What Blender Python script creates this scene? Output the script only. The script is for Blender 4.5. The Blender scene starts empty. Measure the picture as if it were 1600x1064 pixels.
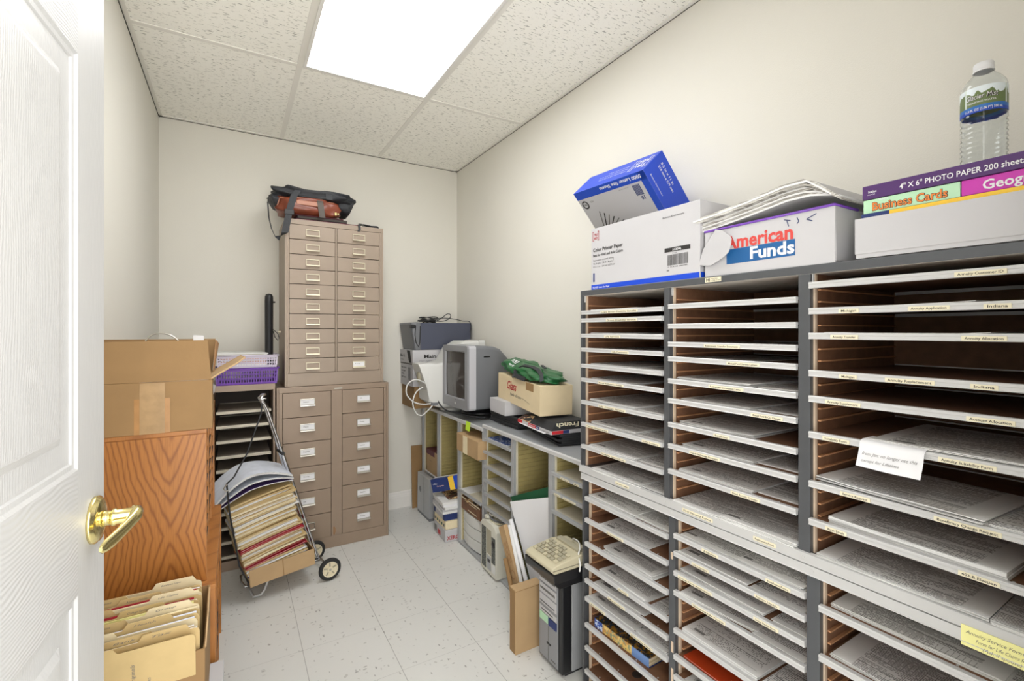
import bpy, bmesh, math, random
from mathutils import Matrix, Vector, Euler
R = math.radians
sc = bpy.context.scene

# ------------------------------------------------------------------ camera, world, light, exposure
CAM_H = 1.26
cam_d = bpy.data.cameras.new('camera'); cam = bpy.data.objects.new('camera', cam_d); sc.collection.objects.link(cam)
cam.location = (0, 0, CAM_H); cam.rotation_euler = (R(90), 0, R(-30.7))
cam_d.sensor_width = 36; cam_d.lens = 732 / 1600 * 36; cam_d.shift_y = -0.01; cam_d.clip_start = 0.02
sc.camera = cam
sc.view_settings.view_transform = 'Standard'; sc.view_settings.look = 'None'
sc.view_settings.gamma = 1; sc.view_settings.use_curve_mapping = False
sc.view_settings.exposure = 0.96
W = bpy.data.worlds.new('world'); sc.world = W; W.use_nodes = True
W.node_tree.nodes['Background'].inputs[0].default_value = (1.0, 0.985, 0.96, 1)
W.node_tree.nodes['Background'].inputs[1].default_value = 2.7
PANEL_EMIT = 4.55
hl = bpy.data.lights.new('fill_lamp', 'AREA'); hl.shape = 'RECTANGLE'; hl.size = .7; hl.size_y = .7; hl.energy = 9  # added fill lamp, unseen outside the doorway, aimed up to brighten the ceiling
hl.color = (1, .97, .93)
hlo = bpy.data.objects.new('fill_lamp', hl); sc.collection.objects.link(hlo)
hlo.location = (0.15, -.55, 1.35); hlo.rotation_euler = (R(142), 0, R(18))

RX0, RX1, RY0, RY1, RH = -0.363, 1.459, 0.12, 3.277, 2.467     # room shell (metres)

# ------------------------------------------------------------------ materials
def lin(c):
    return tuple((x / 255 / 12.92) if x / 255 <= .04045 else ((x / 255 + .055) / 1.055) ** 2.4 for x in c) + (1,)
_M = {}
def nt(m):
    return m.node_tree.nodes, m.node_tree.links, m.node_tree.nodes['Principled BSDF']
def mat(name, col=(200, 200, 200), rough=.5, metal=0, var=0.0, vscale=8, bump=0, bscale=60, stretch=(1, 1, 1), spec=.5):
    if name in _M: return _M[name]
    m = bpy.data.materials.new(name); m.use_nodes = True; N, L, P = nt(m)
    c = lin(col)
    P.inputs['Base Color'].default_value = c; P.inputs['Roughness'].default_value = rough
    P.inputs['Metallic'].default_value = metal; P.inputs['Specular IOR Level'].default_value = spec
    if var or bump:
        tc = N.new('ShaderNodeTexCoord'); mp = N.new('ShaderNodeMapping'); mp.inputs['Scale'].default_value = stretch
        L.new(tc.outputs['Object'], mp.inputs[0])
    if var:
        n = N.new('ShaderNodeTexNoise'); n.inputs['Scale'].default_value = vscale; n.inputs['Detail'].default_value = 5
        L.new(mp.outputs[0], n.inputs['Vector'])
        r = N.new('ShaderNodeValToRGB'); r.color_ramp.elements[0].position = .3; r.color_ramp.elements[1].position = .7
        r.color_ramp.elements[0].color = tuple(x * (1 - var) for x in c[:3]) + (1,)
        r.color_ramp.elements[1].color = tuple(min(1, x * (1 + var * .5)) for x in c[:3]) + (1,)
        L.new(n.outputs[0], r.inputs[0]); L.new(r.outputs[0], P.inputs['Base Color'])
    if bump:
        n2 = N.new('ShaderNodeTexNoise'); n2.inputs['Scale'].default_value = bscale; n2.inputs['Detail'].default_value = 4
        L.new(mp.outputs[0], n2.inputs['Vector'])
        b = N.new('ShaderNodeBump'); b.inputs['Strength'].default_value = bump; b.inputs['Distance'].default_value = .002
        L.new(n2.outputs[0], b.inputs['Height']); L.new(b.outputs[0], P.inputs['Normal'])
    _M[name] = m; return m

class NG:
    """small helper for math node graphs"""
    def __init__(s, m): s.N, s.L, s.P = nt(m)
    def v(s, x, sock):
        if isinstance(x, (int, float)): sock.default_value = x
        else: s.L.new(x, sock)
    def m(s, op, a, b=0.0, c=None):
        n = s.N.new('ShaderNodeMath'); n.operation = op; s.v(a, n.inputs[0]); s.v(b, n.inputs[1])
        if c is not None: s.v(c, n.inputs[2])
        return n.outputs[0]
    def xyz(s, kind='Object'):
        tc = s.N.new('ShaderNodeTexCoord'); sp = s.N.new('ShaderNodeSeparateXYZ'); s.L.new(tc.outputs[kind], sp.inputs[0])
        return sp.outputs[0], sp.outputs[1], sp.outputs[2]
    def vec(s, x, y, z):
        c = s.N.new('ShaderNodeCombineXYZ')
        for i, q in enumerate((x, y, z)): s.v(q, c.inputs[i])
        return c.outputs[0]
    def noise(s, vec, scale, detail=2, rough=.5):
        n = s.N.new('ShaderNodeTexNoise'); n.inputs['Scale'].default_value = scale; n.inputs['Detail'].default_value = detail
        n.inputs['Roughness'].default_value = rough; s.L.new(vec, n.inputs['Vector']); return n.outputs[0]
    def mix(s, f, a, b):
        n = s.N.new('ShaderNodeMix'); n.data_type = 'RGBA'; s.v(f, n.inputs[0])
        for q, i in ((a, 6), (b, 7)):
            if isinstance(q, tuple): n.inputs[i].default_value = q
            else: s.L.new(q, n.inputs[i])
        return n.outputs[2]
    def step(s, a, e): return s.m('GREATER_THAN', a, e)
    def band(s, a, lo, hi): return s.m('MULTIPLY', s.m('GREATER_THAN', a, lo), s.m('LESS_THAN', a, hi))
    def color(s, c): s.L.new(c, s.P.inputs['Base Color'])
    def bump(s, h, strength=.3, dist=.002):
        b = s.N.new('ShaderNodeBump'); b.inputs['Strength'].default_value = strength; b.inputs['Distance'].default_value = dist
        s.L.new(h, b.inputs['Height']); s.L.new(b.outputs[0], s.P.inputs['Normal'])

# plain materials
mat('wall_paint', (224, 221, 211), .75, 0, .02, 2, .25, 260)
mat('wall_white', (205, 199, 186), .75)
mat('trim_white', (232, 230, 225), .4)
mat('tee', (232, 229, 221), .45)
mat('gap', (70, 68, 62), .8)
mat('steel_dark', (90, 92, 95), .42, .35, .06, 30)
mat('steel_black', (30, 31, 34), .5)
mat('alu', (198, 198, 197), .35, .12, .02, 20)
mat('alu_low', (178, 180, 182), .35, .3, .04, 20)
mat('hardboard', (120, 84, 60), .7, 0, .18, 40, .2, 200)
mat('hardboard_edge', (190, 140, 100), .7)
mat('inner_edge', (205, 184, 160), .6)
mat('under_top', (215, 208, 198), .6)
mat('olive_rib', (164, 150, 98), .6, 0, .1, 30)
mat('cream_board', (206, 200, 182), .6, 0, .05, 20)
mat('label_cream', (228, 220, 192), .6)
mat('ink', (40, 38, 36), .7)
mat('ink_grey', (110, 108, 105), .7)
mat('tan_metal', (150, 131, 113), .42, .1, .04, 12)
mat('tan_upper', (156, 140, 124), .42, .1, .04, 12)
mat('tan_dark', (58, 50, 44), .7)
mat('cream_metal', (216, 208, 184), .35, .3)
mat('chrome', (205, 205, 208), .14, 1)
mat('nickel', (190, 186, 176), .28, .9)
mat('brass', (238, 222, 158), .16, 1)
mat('paper', (226, 226, 224), .7)
mat('paper_white', (228, 228, 230), .6)
mat('carton', (150, 118, 77), .75, 0, .06, 14, .15, 120)
mat('carton_dark', (164, 126, 86), .75, 0, .08, 14)
mat('carton_pale', (182, 152, 112), .75, 0, .06, 14)
mat('tape', (176, 132, 84), .25, 0, .12, 25)
mat('tape_clear', (176, 146, 108), .18, 0, .18, 30)
mat('manila', (204, 178, 126), .65, 0, .05, 30)
mat('glass_carton', (216, 198, 162), .75, 0, .05, 14)
mat('soft_blue', (112, 144, 196), .5)
mat('manila_light', (234, 220, 184), .65, 0, .05, 30)
mat('folder_red', (160, 26, 44), .55)
mat('folder_purple', (84, 60, 120), .55)
mat('news', (214, 220, 232), .6, 0, .12, 24)
mat('black_plastic', (30, 30, 32), .38, 0)
mat('black_matte', (38, 39, 42), .7, 0, .15, 40)
mat('rubber', (34, 34, 34), .7)
mat('wheel_cream', (226, 216, 188), .5)
mat('grey_plastic', (140, 141, 144), .42, 0, .02, 10)
mat('grey_dark', (112, 114, 118), .45)
mat('grey_strip', (184, 184, 189), .4)
mat('dark_blue_plastic', (72, 76, 92), .45, 0, .04, 8)
mat('beige_plastic', (216, 214, 200), .45)
mat('beige_warm', (196, 188, 160), .5, 0, .04, 20)
mat('beige_shade', (166, 160, 138), .5)
mat('off_white', (212, 212, 208), .5)
mat('box_white', (192, 191, 193), .6, 0, .02, 12)
mat('box_blue', (30, 74, 186), .4)
mat('royal', (20, 70, 200), .4)
mat('navy', (34, 52, 108), .5)
mat('fund_blue', (28, 92, 150), .5)
mat('fund_red', (206, 72, 66), .5)
mat('red', (190, 36, 44), .5)
mat('red_text', (176, 28, 36), .5)
mat('purple_box', (78, 44, 102), .4)
mat('green_box', (182, 222, 186), .45)
mat('pink_box', (196, 56, 170), .4)
mat('orange_text', (226, 132, 60), .5)
mat('yellow', (240, 196, 60), .5)
mat('sticky_green', (196, 232, 60), .6)
mat('sticky_yellow', (238, 234, 160), .6)
mat('green_bag', (28, 96, 50), .38, 0, .2, 20, .4, 60)
mat('green_sheet', (20, 78, 48), .45)
mat('leather', (128, 62, 40), .32, 0, .22, 16, .4, 70)
mat('leather_pale', (176, 120, 96), .35, 0, .1, 20)
mat('nylon', (44, 46, 50), .6, 0, .15, 60, .4, 90)
mat('strap_grey', (92, 86, 80), .7)
mat('maroon', (96, 40, 52), .5)
mat('purple_basket', (118, 70, 176), .35)
mat('clear_basket', (214, 206, 222), .3)
mat('pink_paper', (226, 190, 180), .7)
mat('orange_folder', (190, 66, 26), .5)
mat('white_shelf', (150, 140, 128), .5)
mat('rust', (150, 106, 60), .8)

def emat(name, col, strength):
    m = mat(name, col, .4); N, L, P = nt(m)
    P.inputs['Emission Color'].default_value = lin(col); P.inputs['Emission Strength'].default_value = strength
    return m
emat('diffuser', (250, 251, 253), PANEL_EMIT)

# glass-like
def clear(name, col, ior=1.08, rough=.02):
    m = mat(name, col, rough); N, L, P = nt(m)
    P.inputs['Transmission Weight'].default_value = 1; P.inputs['IOR'].default_value = ior; return m
clear('clear_plastic', (246, 249, 250), 1.3, .03)
m = mat('screen', (70, 66, 64), .08, 0)

# floor tile
def mk_floor():
    m = mat('vinyl_tile', (206, 205, 200), .32); g = NG(m); x, y, z = g.xyz()
    def grid(c, off):
        f = g.m('FRACT', g.m('DIVIDE', g.m('ADD', c, off), .305)); return g.m('ABSOLUTE', g.m('SUBTRACT', f, .5)), g.m('FLOOR', g.m('DIVIDE', g.m('ADD', c, off), .305))
    fx, ix = grid(x, 10 * .305 - .843 % .305); fy, iy = grid(y, 10 * .305 - 1.70 % .305)
    joint = g.m('MAXIMUM', g.step(fx, .4965), g.m('MULTIPLY', g.step(fy, .4972), .55))
    tilt = g.m('MULTIPLY', g.m('MODULO', g.m('ADD', ix, iy), 2.0), 1.0)
    v1 = g.vec(g.m('MULTIPLY', x, 34.), g.m('MULTIPLY', y, 80.), 0.0); v2 = g.vec(g.m('MULTIPLY', x, 80.), g.m('MULTIPLY', y, 34.), 3.0)
    def chips(v, th):
        n = g.N.new('ShaderNodeTexVoronoi'); n.inputs['Scale'].default_value = .9; g.L.new(v, n.inputs['Vector'])
        sp = g.N.new('ShaderNodeSeparateColor'); g.L.new(n.outputs['Color'], sp.inputs[0])
        return g.m('MULTIPLY', g.m('LESS_THAN', n.outputs['Distance'], .22), g.m('MULTIPLY', g.step(sp.outputs[0], th), sp.outputs[1]))
    c1 = chips(v1, .72); c2 = chips(v2, .80)
    chip = g.m('MAXIMUM', c1, c2)
    big = g.noise(g.vec(x, y, 0.0), 2.2, 3)
    base = g.mix(big, lin((212, 212, 208)), lin((226, 226, 222)))
    c = g.mix(g.m('MULTIPLY', chip, .62), base, lin((110, 106, 100)))
    n3 = g.noise(g.vec(x, y, 0.0), 30, 3); c = g.mix(g.m('MULTIPLY', g.step(n3, .70), .35), c, lin((140, 134, 124)))
    c = g.mix(g.m('MULTIPLY', joint, .62), c, lin((105, 102, 96)))
    g.color(c)
mk_floor()

# acoustic tile
def mk_ceiling():
    m = mat('acoustic_tile', (226, 221, 210), .9); g = NG(m); x, y, z = g.xyz()
    w = g.noise(g.vec(x, y, 0.0), 14, 2)
    a = g.noise(g.vec(g.m('ADD', g.m('MULTIPLY', x, 38.), w), g.m('MULTIPLY', y, 165.), 0.0), 1.0, 2)
    b = g.noise(g.vec(g.m('ADD', g.m('MULTIPLY', x, 120.), 4.0), g.m('MULTIPLY', y, 300.), 7.0), 1.0, 1)
    f1 = g.step(a, .63); f2 = g.m('MULTIPLY', g.step(b, .71), .6); f = g.m('MAXIMUM', f1, f2)
    g.color(g.mix(g.m('MULTIPLY', f, .62), lin((250, 248, 240)), lin((105, 100, 90))))
    g.bump(g.m('MULTIPLY', f, -1.0), .4, .003)
mk_ceiling()

# oak plywood with cathedral grain: works in object x (across) and z (up)
def mk_oak(name, cx, cz, cath=True, base=(196, 128, 58), dark=(140, 78, 28)):
    m = mat(name, base, .38); g = NG(m); x, y, z = g.xyz()
    wob = g.noise(g.vec(g.m('MULTIPLY', x, 9.), y, g.m('MULTIPLY', z, 5.)), 1.0, 3)
    wob2 = g.noise(g.vec(g.m('MULTIPLY', x, 60.), y, g.m('MULTIPLY', z, 9.)), 1.0, 2)
    if cath:
        dx = g.m('ABSOLUTE', g.m('ADD', g.m('SUBTRACT', x, cx), g.m('MULTIPLY', g.m('SUBTRACT', wob, .5), .03))); dz = g.m('ABSOLUTE', g.m('SUBTRACT', z, cz))
        f = g.m('SUBTRACT', g.m('MULTIPLY', g.m('POWER', dx, 1.3), 7.0), dz)
        q = g.m('ADD', g.m('MULTIPLY', f, 105.), g.m('ADD', g.m('MULTIPLY', wob, 7.), g.m('MULTIPLY', wob2, 2.2)))
    else:
        q = g.m('ADD', g.m('MULTIPLY', g.m('ADD', x, y), 55.), g.m('MULTIPLY', wob, 12.))
    s_ = g.m('POWER', g.m('ADD', g.m('MULTIPLY', g.m('SINE', q), .5), .5), 4.0)
    fine = g.noise(g.vec(g.m('MULTIPLY', x, 420.), g.m('MULTIPLY', y, 420.), g.m('MULTIPLY', z, 14.)), 1.0, 2)
    c = g.mix(g.m('MULTIPLY', s_, .62), lin(base), lin(dark))
    c = g.mix(g.m('MULTIPLY', g.step(fine, .56), .22), c, lin(dark))
    g.color(c)
mk_oak('oak_panel', .085, .15, True, (172, 112, 52), (112, 60, 22)); mk_oak('oak_plain', 0, 0, False, (180, 120, 62), (140, 86, 42))

# printed forms: text lines in object x/y
def mk_form(name, pitch, fill, seed, table=False, tint=(222, 222, 220), bars=True):
    m = mat(name, tint, .65); g = NG(m); x, y, z = g.xyz()
    row = g.m('FLOOR', g.m('DIVIDE', y, pitch)); fr = g.m('FRACT', g.m('DIVIDE', y, pitch))
    line = g.m('LESS_THAN', fr, .42)
    wn = g.noise(g.vec(g.m('MULTIPLY', x, 190.), g.m('MULTIPLY', row, 3.17), float(seed)), 1.0, 1)
    words = g.step(wn, 1 - fill)
    ln = g.noise(g.vec(g.m('MULTIPLY', x, 7.), g.m('MULTIPLY', row, .33), float(seed) + 5), 1.0, 1)
    lines_on = g.step(ln, .42)
    inside = g.m('MULTIPLY', g.m('LESS_THAN', g.m('ABSOLUTE', x), .095), g.m('LESS_THAN', g.m('ABSOLUTE', y), .122))
    t = g.m('MULTIPLY', g.m('MULTIPLY', line, words), g.m('MULTIPLY', lines_on, inside))
    rule = g.m('MULTIPLY', g.m('LESS_THAN', g.m('FRACT', g.m('DIVIDE', y, pitch * 7.3)), .05), inside)
    t = g.m('MAXIMUM', t, g.m('MULTIPLY', rule, .8))
    if bars:
        bar = g.m('MULTIPLY', g.band(x, -.088, -.055), g.band(y, -.118, -.108)); t = g.m('MAXIMUM', t, bar)
        bar = g.m('MULTIPLY', g.band(x, .035, .09), g.band(y, .104, .111)); t = g.m('MAXIMUM', t, g.m('MULTIPLY', bar, .8))
    if table:
        col = g.m('LESS_THAN', g.m('FRACT', g.m('DIVIDE', x, .0075)), .16)
        zone = g.band(g.m('FRACT', g.m('DIVIDE', g.m('ADD', y, .3), .085)), .15, .6)
        t = g.m('MAXIMUM', t, g.m('MULTIPLY', g.m('MULTIPLY', col, zone), g.m('MULTIPLY', inside, .6)))
    g.color(g.mix(g.m('MULTIPLY', t, .78), lin(tint), lin((52, 50, 50))))
FORMS = []
for i, a in enumerate([(.0052, .58, 1), (.0046, .62, 2), (.006, .55, 3), (.0044, .6, 4, True), (.0056, .5, 5), (.005, .6, 6, True)]):
    mk_form('printed_form_%d' % i, *a); FORMS.append('printed_form_%d' % i)
mk_form('note_form', .006, .5, 9, bars=False, tint=(232, 232, 240))

# stack edge: fine page lines in z
def mk_pages(name, c1, c2, f=900.):
    m = mat(name, c1, .7); g = NG(m); x, y, z = g.xyz()
    s_ = g.noise(g.vec(g.m('MULTIPLY', x, 6.), g.m('MULTIPLY', y, 6.), g.m('MULTIPLY', z, f)), 1.0, 2)
    g.color(g.mix(g.step(s_, .5), lin(c1), lin(c2)))
mk_pages('pages', (224, 224, 222), (176, 176, 174)); mk_pages('pages_warm', (222, 208, 176), (166, 146, 110))
mk_pages('pages_grey', (206, 204, 198), (150, 146, 138), 500.)

# handwriting-like scribble
def mk_scrib(name, base, ink, vert=False):
    m = mat(name, base, .65); g = NG(m); x, y, z = g.xyz()
    a, b = (x, z) if not vert else (z, x)
    n = g.noise(g.vec(g.m('MULTIPLY', a, 120.), y, g.m('MULTIPLY', b, 60.)), 1.0, 3)
    k = g.band(n, .485, .5); n2 = g.noise(g.vec(g.m('MULTIPLY', a, 8.), y, g.m('MULTIPLY', b, 40.)), 1.0, 1)
    g.color(g.mix(g.m('MULTIPLY', g.m('MULTIPLY', k, g.step(n2, .52)), .8), lin(base), lin(ink)))
mk_scrib('manila_scribbled', (228, 206, 158), (90, 70, 50), True)

# bottle label landscape
def mk_blabel():
    m = mat('bottle_label', (240, 244, 246), .4); g = NG(m); x, y, z = g.xyz()
    n = g.noise(g.vec(g.m('MULTIPLY', x, 60.), g.m('MULTIPLY', y, 60.), 0.0), 1.0, 3)
    hill = g.m('LESS_THAN', z, g.m('ADD', .148, g.m('MULTIPLY', g.m('SUBTRACT', n, .4), .05)))
    c = g.mix(hill, lin((226, 236, 240)), lin((104, 122, 74)))
    c = g.mix(g.step(n, .58), c, lin((210, 222, 214)))
    c = g.mix(g.m('LESS_THAN', z, .129), c, lin((40, 110, 190)))
    c = g.mix(g.m('LESS_THAN', z, .1225), c, lin((20, 70, 180)))
    c = g.mix(g.step(z, .1705), c, lin((24, 60, 170)))
    g.color(c)
mk_blabel()

# woven / patchwork covers
def mk_patch(name, a, b, c, scale):
    m = mat(name, a, .5); g = NG(m); x, y, z = g.xyz(); v = g.vec(x, y, z)
    n = g.noise(v, scale, 3); n2 = g.noise(v, scale * 2.3, 2)
    g.color(g.mix(g.step(n2, .55), g.mix(g.step(n, .5), lin(a), lin(b)), lin(c)))
mk_patch('food_print', (40, 38, 36), (206, 178, 130), (120, 60, 30), 40)
mk_patch('catalog_print', (60, 50, 30), (160, 116, 40), (30, 60, 90), 60)
mk_patch('catalog_spine', (226, 196, 120), (200, 150, 80), (140, 150, 120), 45)
mk_patch('blue_print', (60, 96, 176), (200, 212, 236), (30, 60, 150), 50)
mk_patch('grille', (70, 72, 68), (120, 124, 116), (46, 50, 50), 160)

# ------------------------------------------------------------------ mesh builder
def frame(o, xd, yd):
    x = Vector(xd).normalized(); y = Vector(yd).normalized(); z = x.cross(y)
    M = Matrix.Identity(4)
    for i in range(3): M[i][0] = x[i]; M[i][1] = y[i]; M[i][2] = z[i]; M[i][3] = o[i]
    return M
_TX = {}
def text_mesh(s, bold=0.0, shear=0.0, space=1.0):
    k = (s, bold, shear, space)
    if k not in _TX:
        c = bpy.data.curves.new('t', 'FONT'); c.body = s; c.size = 1; c.offset = bold; c.shear = shear
        c.space_character = space; c.resolution_u = 2; c.align_x = 'LEFT'
        o = bpy.data.objects.new('t', c); sc.collection.objects.link(o)
        dg = bpy.context.evaluated_depsgraph_get()
        me = bpy.data.meshes.new_from_object(o.evaluated_get(dg))
        vs = [v.co.copy() for v in me.vertices]; fs = [tuple(p.vertices) for p in me.polygons]
        bpy.data.objects.remove(o); bpy.data.curves.remove(c); bpy.data.meshes.remove(me)
        w = max([v.x for v in vs] or [0]); _TX[k] = (vs, fs, w)
    return _TX[k]

class MB:
    def __init__(s): s.v = []; s.f = []; s.fm = []; s.ml = []; s.T = Matrix.Identity(4); s.sm = []
    def mi(s, m):
        if m not in s.ml: s.ml.append(m)
        return s.ml.index(m)
    def add(s, vs, fs, m, smooth=False):
        n = len(s.v); i = s.mi(m)
        s.v += [s.T @ Vector(q) for q in vs]
        for f in fs: s.f.append(tuple(n + k for k in f)); s.fm.append(i); s.sm.append(smooth)
        return s
    def box(s, a, b, m, faces=None):
        (x0, y0, z0), (x1, y1, z1) = a, b
        vs = [(x0, y0, z0), (x1, y0, z0), (x1, y1, z0), (x0, y1, z0), (x0, y0, z1), (x1, y0, z1), (x1, y1, z1), (x0, y1, z1)]
        fs = dict(bottom=(0, 3, 2, 1), top=(4, 5, 6, 7), front=(0, 1, 5, 4), right=(1, 2, 6, 5), back=(2, 3, 7, 6), left=(3, 0, 4, 7))
        for k, f in fs.items():
            mm = (faces or {}).get(k, m)
            s.add([vs[i] for i in f], [(0, 1, 2, 3)], mm) if faces else None
        if not faces: s.add(vs, list(fs.values()), m)
        return s
    def obox(s, c, half, rot, m):
        T0 = s.T; s.T = T0 @ Matrix.Translation(c) @ rot.to_4x4()
        h = half; s.box((-h[0], -h[1], -h[2]), h, m); s.T = T0; return s
    def poly(s, pts, m, smooth=False): return s.add(pts, [tuple(range(len(pts)))], m, smooth)
    def prism(s, pts, d, m, cap=None):
        """extrude a polygon (3D points) by vector d"""
        n = len(pts); a = [Vector(p) for p in pts]; b = [p + Vector(d) for p in a]
        s.add(a + b, [tuple((i, (i + 1) % n, n + (i + 1) % n, n + i)) for i in range(n)], m)
        s.add(a, [tuple(reversed(range(n)))], cap or m); s.add(b, [tuple(range(n))], cap or m); return s
    def tube(s, pts, r, m, n=8, closed=False, caps=True):
        pts = [Vector(p) for p in pts]; N = len(pts); vs = []; up = None
        rr = r if isinstance(r, (list, tuple)) else [r] * N
        for i, p in enumerate(pts):
            if closed: t = pts[(i + 1) % N] - pts[i - 1]
            else: t = pts[min(i + 1, N - 1)] - pts[max(i - 1, 0)]
            t.normalize()
            if up is None: up = Vector((0, 0, 1)) if abs(t.z) < .9 else Vector((1, 0, 0))
            a = t.cross(up); a.normalize(); b = a.cross(t); up = b
            for k in range(n):
                q = 2 * math.pi * k / n; vs.append(p + (a * math.cos(q) + b * math.sin(q)) * rr[i])
        fs = []
        for i in range(N if closed else N - 1):
            j = (i + 1) % N
            for k in range(n): l = (k + 1) % n; fs.append((i * n + k, i * n + l, j * n + l, j * n + k))
        s.add(vs, fs, m, True)
        if caps and not closed:
            s.add(vs[:n], [tuple(range(n))], m); s.add(vs[-n:], [tuple(reversed(range(n)))], m)
        return s
    def lathe(s, prof, m, n=24, axis='z', o=(0, 0, 0), smooth=True, close=True):
        vs = []; N = len(prof)
        for r, h in prof:
            for k in range(n):
                q = 2 * math.pi * k / n; a, b = r * math.cos(q), r * math.sin(q)
                p = (a, b, h) if axis == 'z' else ((a, h, b) if axis == 'y' else (h, a, b))
                vs.append(Vector(p) + Vector(o))
        fs = [(i * n + k, i * n + (k + 1) % n, (i + 1) * n + (k + 1) % n, (i + 1) * n + k) for i in range(N - 1) for k in range(n)]
        s.add(vs, fs, m, smooth)
        if close:
            if prof[0][0] > 1e-5: s.add(vs[:n], [tuple(range(n))], m)
            if prof[-1][0] > 1e-5: s.add(vs[-n:], [tuple(range(n))], m)
        return s
    def loft(s, rings, m, smooth=True, caps=True):
        n = len(rings[0]); vs = [Vector(p) for r in rings for p in r]
        s.add(vs, [(i * n + k, i * n + (k + 1) % n, (i + 1) * n + (k + 1) % n, (i + 1) * n + k) for i in range(len(rings) - 1) for k in range(n)], m, smooth)
        if caps: s.add(rings[0], [tuple(reversed(range(n)))], m); s.add(rings[-1], [tuple(range(n))], m)
        return s
    def ribbon(s, pts, w, t, m):
        """strap: pts path, w = width vector (or list), t = thickness"""
        pts = [Vector(p) for p in pts]; N = len(pts); rings = []
        ws = [Vector(q) for q in w] if isinstance(w[0], (list, tuple, Vector)) else [Vector(w)] * N
        for i, p in enumerate(pts):
            d = (pts[min(i + 1, N - 1)] - pts[max(i - 1, 0)]).normalized(); nn = d.cross(ws[i]).normalized() * t * .5
            h = ws[i] * .5; rings.append([p - h - nn, p + h - nn, p + h + nn, p - h + nn])
        return s.loft(rings, m, False)
    def sheet(s, w, l, t, zf, m_top, m_side, nx=4, ny=6, x0=None, y0=None):
        """paper slab with top surface z = zf(x, y), thickness t, centred"""
        X0 = -w / 2 if x0 is None else x0; Y0 = -l / 2 if y0 is None else y0
        g = [[(X0 + w * i / nx, Y0 + l * j / ny) for i in range(nx + 1)] for j in range(ny + 1)]
        top = [(x, y, zf(x, y) + t) for r in g for x, y in r]; bot = [(x, y, zf(x, y)) for r in g for x, y in r]
        k = nx + 1
        F = [(j * k + i, j * k + i + 1, (j + 1) * k + i + 1, (j + 1) * k + i) for j in range(ny) for i in range(nx)]
        s.add(top, F, m_top, True); s.add(bot, [tuple(reversed(f)) for f in F], m_side)
        per = [i for i in range(nx)] + [j * k + nx for j in range(ny)] + [ny * k + i for i in range(nx, 0, -1)] + [j * k for j in range(ny, 0, -1)]
        n = len(per); sv = [bot[i] for i in per] + [top[i] for i in per]
        s.add(sv, [(i, (i + 1) % n, n + (i + 1) % n, n + i) for i in range(n)], m_side); return s
    def text(s, st, size, m, M, bold=0.0, width=None, shear=0.0, center=False, warp=None, flip=False, space=1.0):
        vs, fs, w = text_mesh(st, bold, shear, space)
        if not vs: return s
        sx = size if width is None else width / w
        q = [Vector((v.x * sx - (w * sx / 2 if center else 0), v.y * size, 0)) for v in vs]
        if warp: q = [warp(p) for p in q]
        T0 = s.T; s.T = T0 @ M; s.add(q, fs, m); s.T = T0; return s
    def build(s, name, parent=None, bevel=0.0, seg=2, smooth=None, weld=False):
        me = bpy.data.meshes.new(name)
        org = Vector((0, 0, 0))
        if parent is None and s.v:
            lo = [min(p[i] for p in s.v) for i in range(3)]; hi = [max(p[i] for p in s.v) for i in range(3)]
            org = Vector(((lo[0] + hi[0]) / 2, (lo[1] + hi[1]) / 2, lo[2]))
        me.from_pydata([p - org for p in s.v], [], s.f)
        for k in s.ml: me.materials.append(mat(k))
        for p, i, sm in zip(me.polygons, s.fm, s.sm): p.material_index = i; p.use_smooth = sm
        if weld or bevel:
            bm = bmesh.new(); bm.from_mesh(me); bmesh.ops.remove_doubles(bm, verts=bm.verts, dist=1e-5)
            bmesh.ops.recalc_face_normals(bm, faces=bm.faces) if weld else None
            bm.to_mesh(me); bm.free()
        o = bpy.data.objects.new(name, me); sc.collection.objects.link(o); o.location = org
        if parent is not None: o.parent = parent
        if bevel:
            b = o.modifiers.new('bevel', 'BEVEL'); b.width = bevel; b.segments = seg; b.limit_method = 'ANGLE'; b.angle_limit = R(50)
        return o

def tag(o, label, cat, group=None, kind=None):
    o['label'] = label; o['category'] = cat
    if group: o['group'] = group
    if kind: o['kind'] = kind
    return o
def sm(P_, n=5):
    """smooth a polyline (Catmull-Rom)"""
    P_ = [Vector(p) for p in P_]; Q = [P_[0]] + P_ + [P_[-1]]; out = []
    for i in range(1, len(Q) - 2):
        for k in range(n):
            t = k / n; a, b, c, d = Q[i - 1], Q[i], Q[i + 1], Q[i + 2]
            out.append(.5 * ((2 * b) + (c - a) * t + (2 * a - 5 * b + 4 * c - d) * t * t + (3 * b - a - 3 * c + d) * t ** 3))
    return out + [P_[-1]]
def thing(name, label, cat, loc=(0, 0, 0), rz=0.0, group=None, M=None):
    o = bpy.data.objects.new(name, None); sc.collection.objects.link(o); o.empty_display_size = .05
    if M is not None: o.matrix_world = M
    else: o.location = loc; o.rotation_euler = (0, 0, R(rz))
    return tag(o, label, cat, group)
def place(o, loc, rz=0.0, rot=None):
    o.location = loc; o.rotation_euler = (rot if rot else (0, 0, R(rz))); return o
def struct(o): o['kind'] = 'structure'; return o
def RZ(loc, rz, rx=0, ry=0): return Matrix.Translation(loc) @ Matrix.Rotation(R(rz), 4, 'Z') @ Matrix.Rotation(R(ry), 4, 'Y') @ Matrix.Rotation(R(rx), 4, 'X')
FX = lambda x, y, z: frame((x, y, z), (1, 0, 0), (0, 0, 1))       # text on a front (-y) face
LF = lambda x, y, z: frame((x, y, z), (0, -1, 0), (0, 0, 1))      # text on a left (-x) face
RF = lambda x, y, z: frame((x, y, z), (0, 1, 0), (0, 0, 1))       # text on a right (+x) face
TP = lambda x, y, z: frame((x, y, z), (1, 0, 0), (0, 1, 0))       # on top
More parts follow.
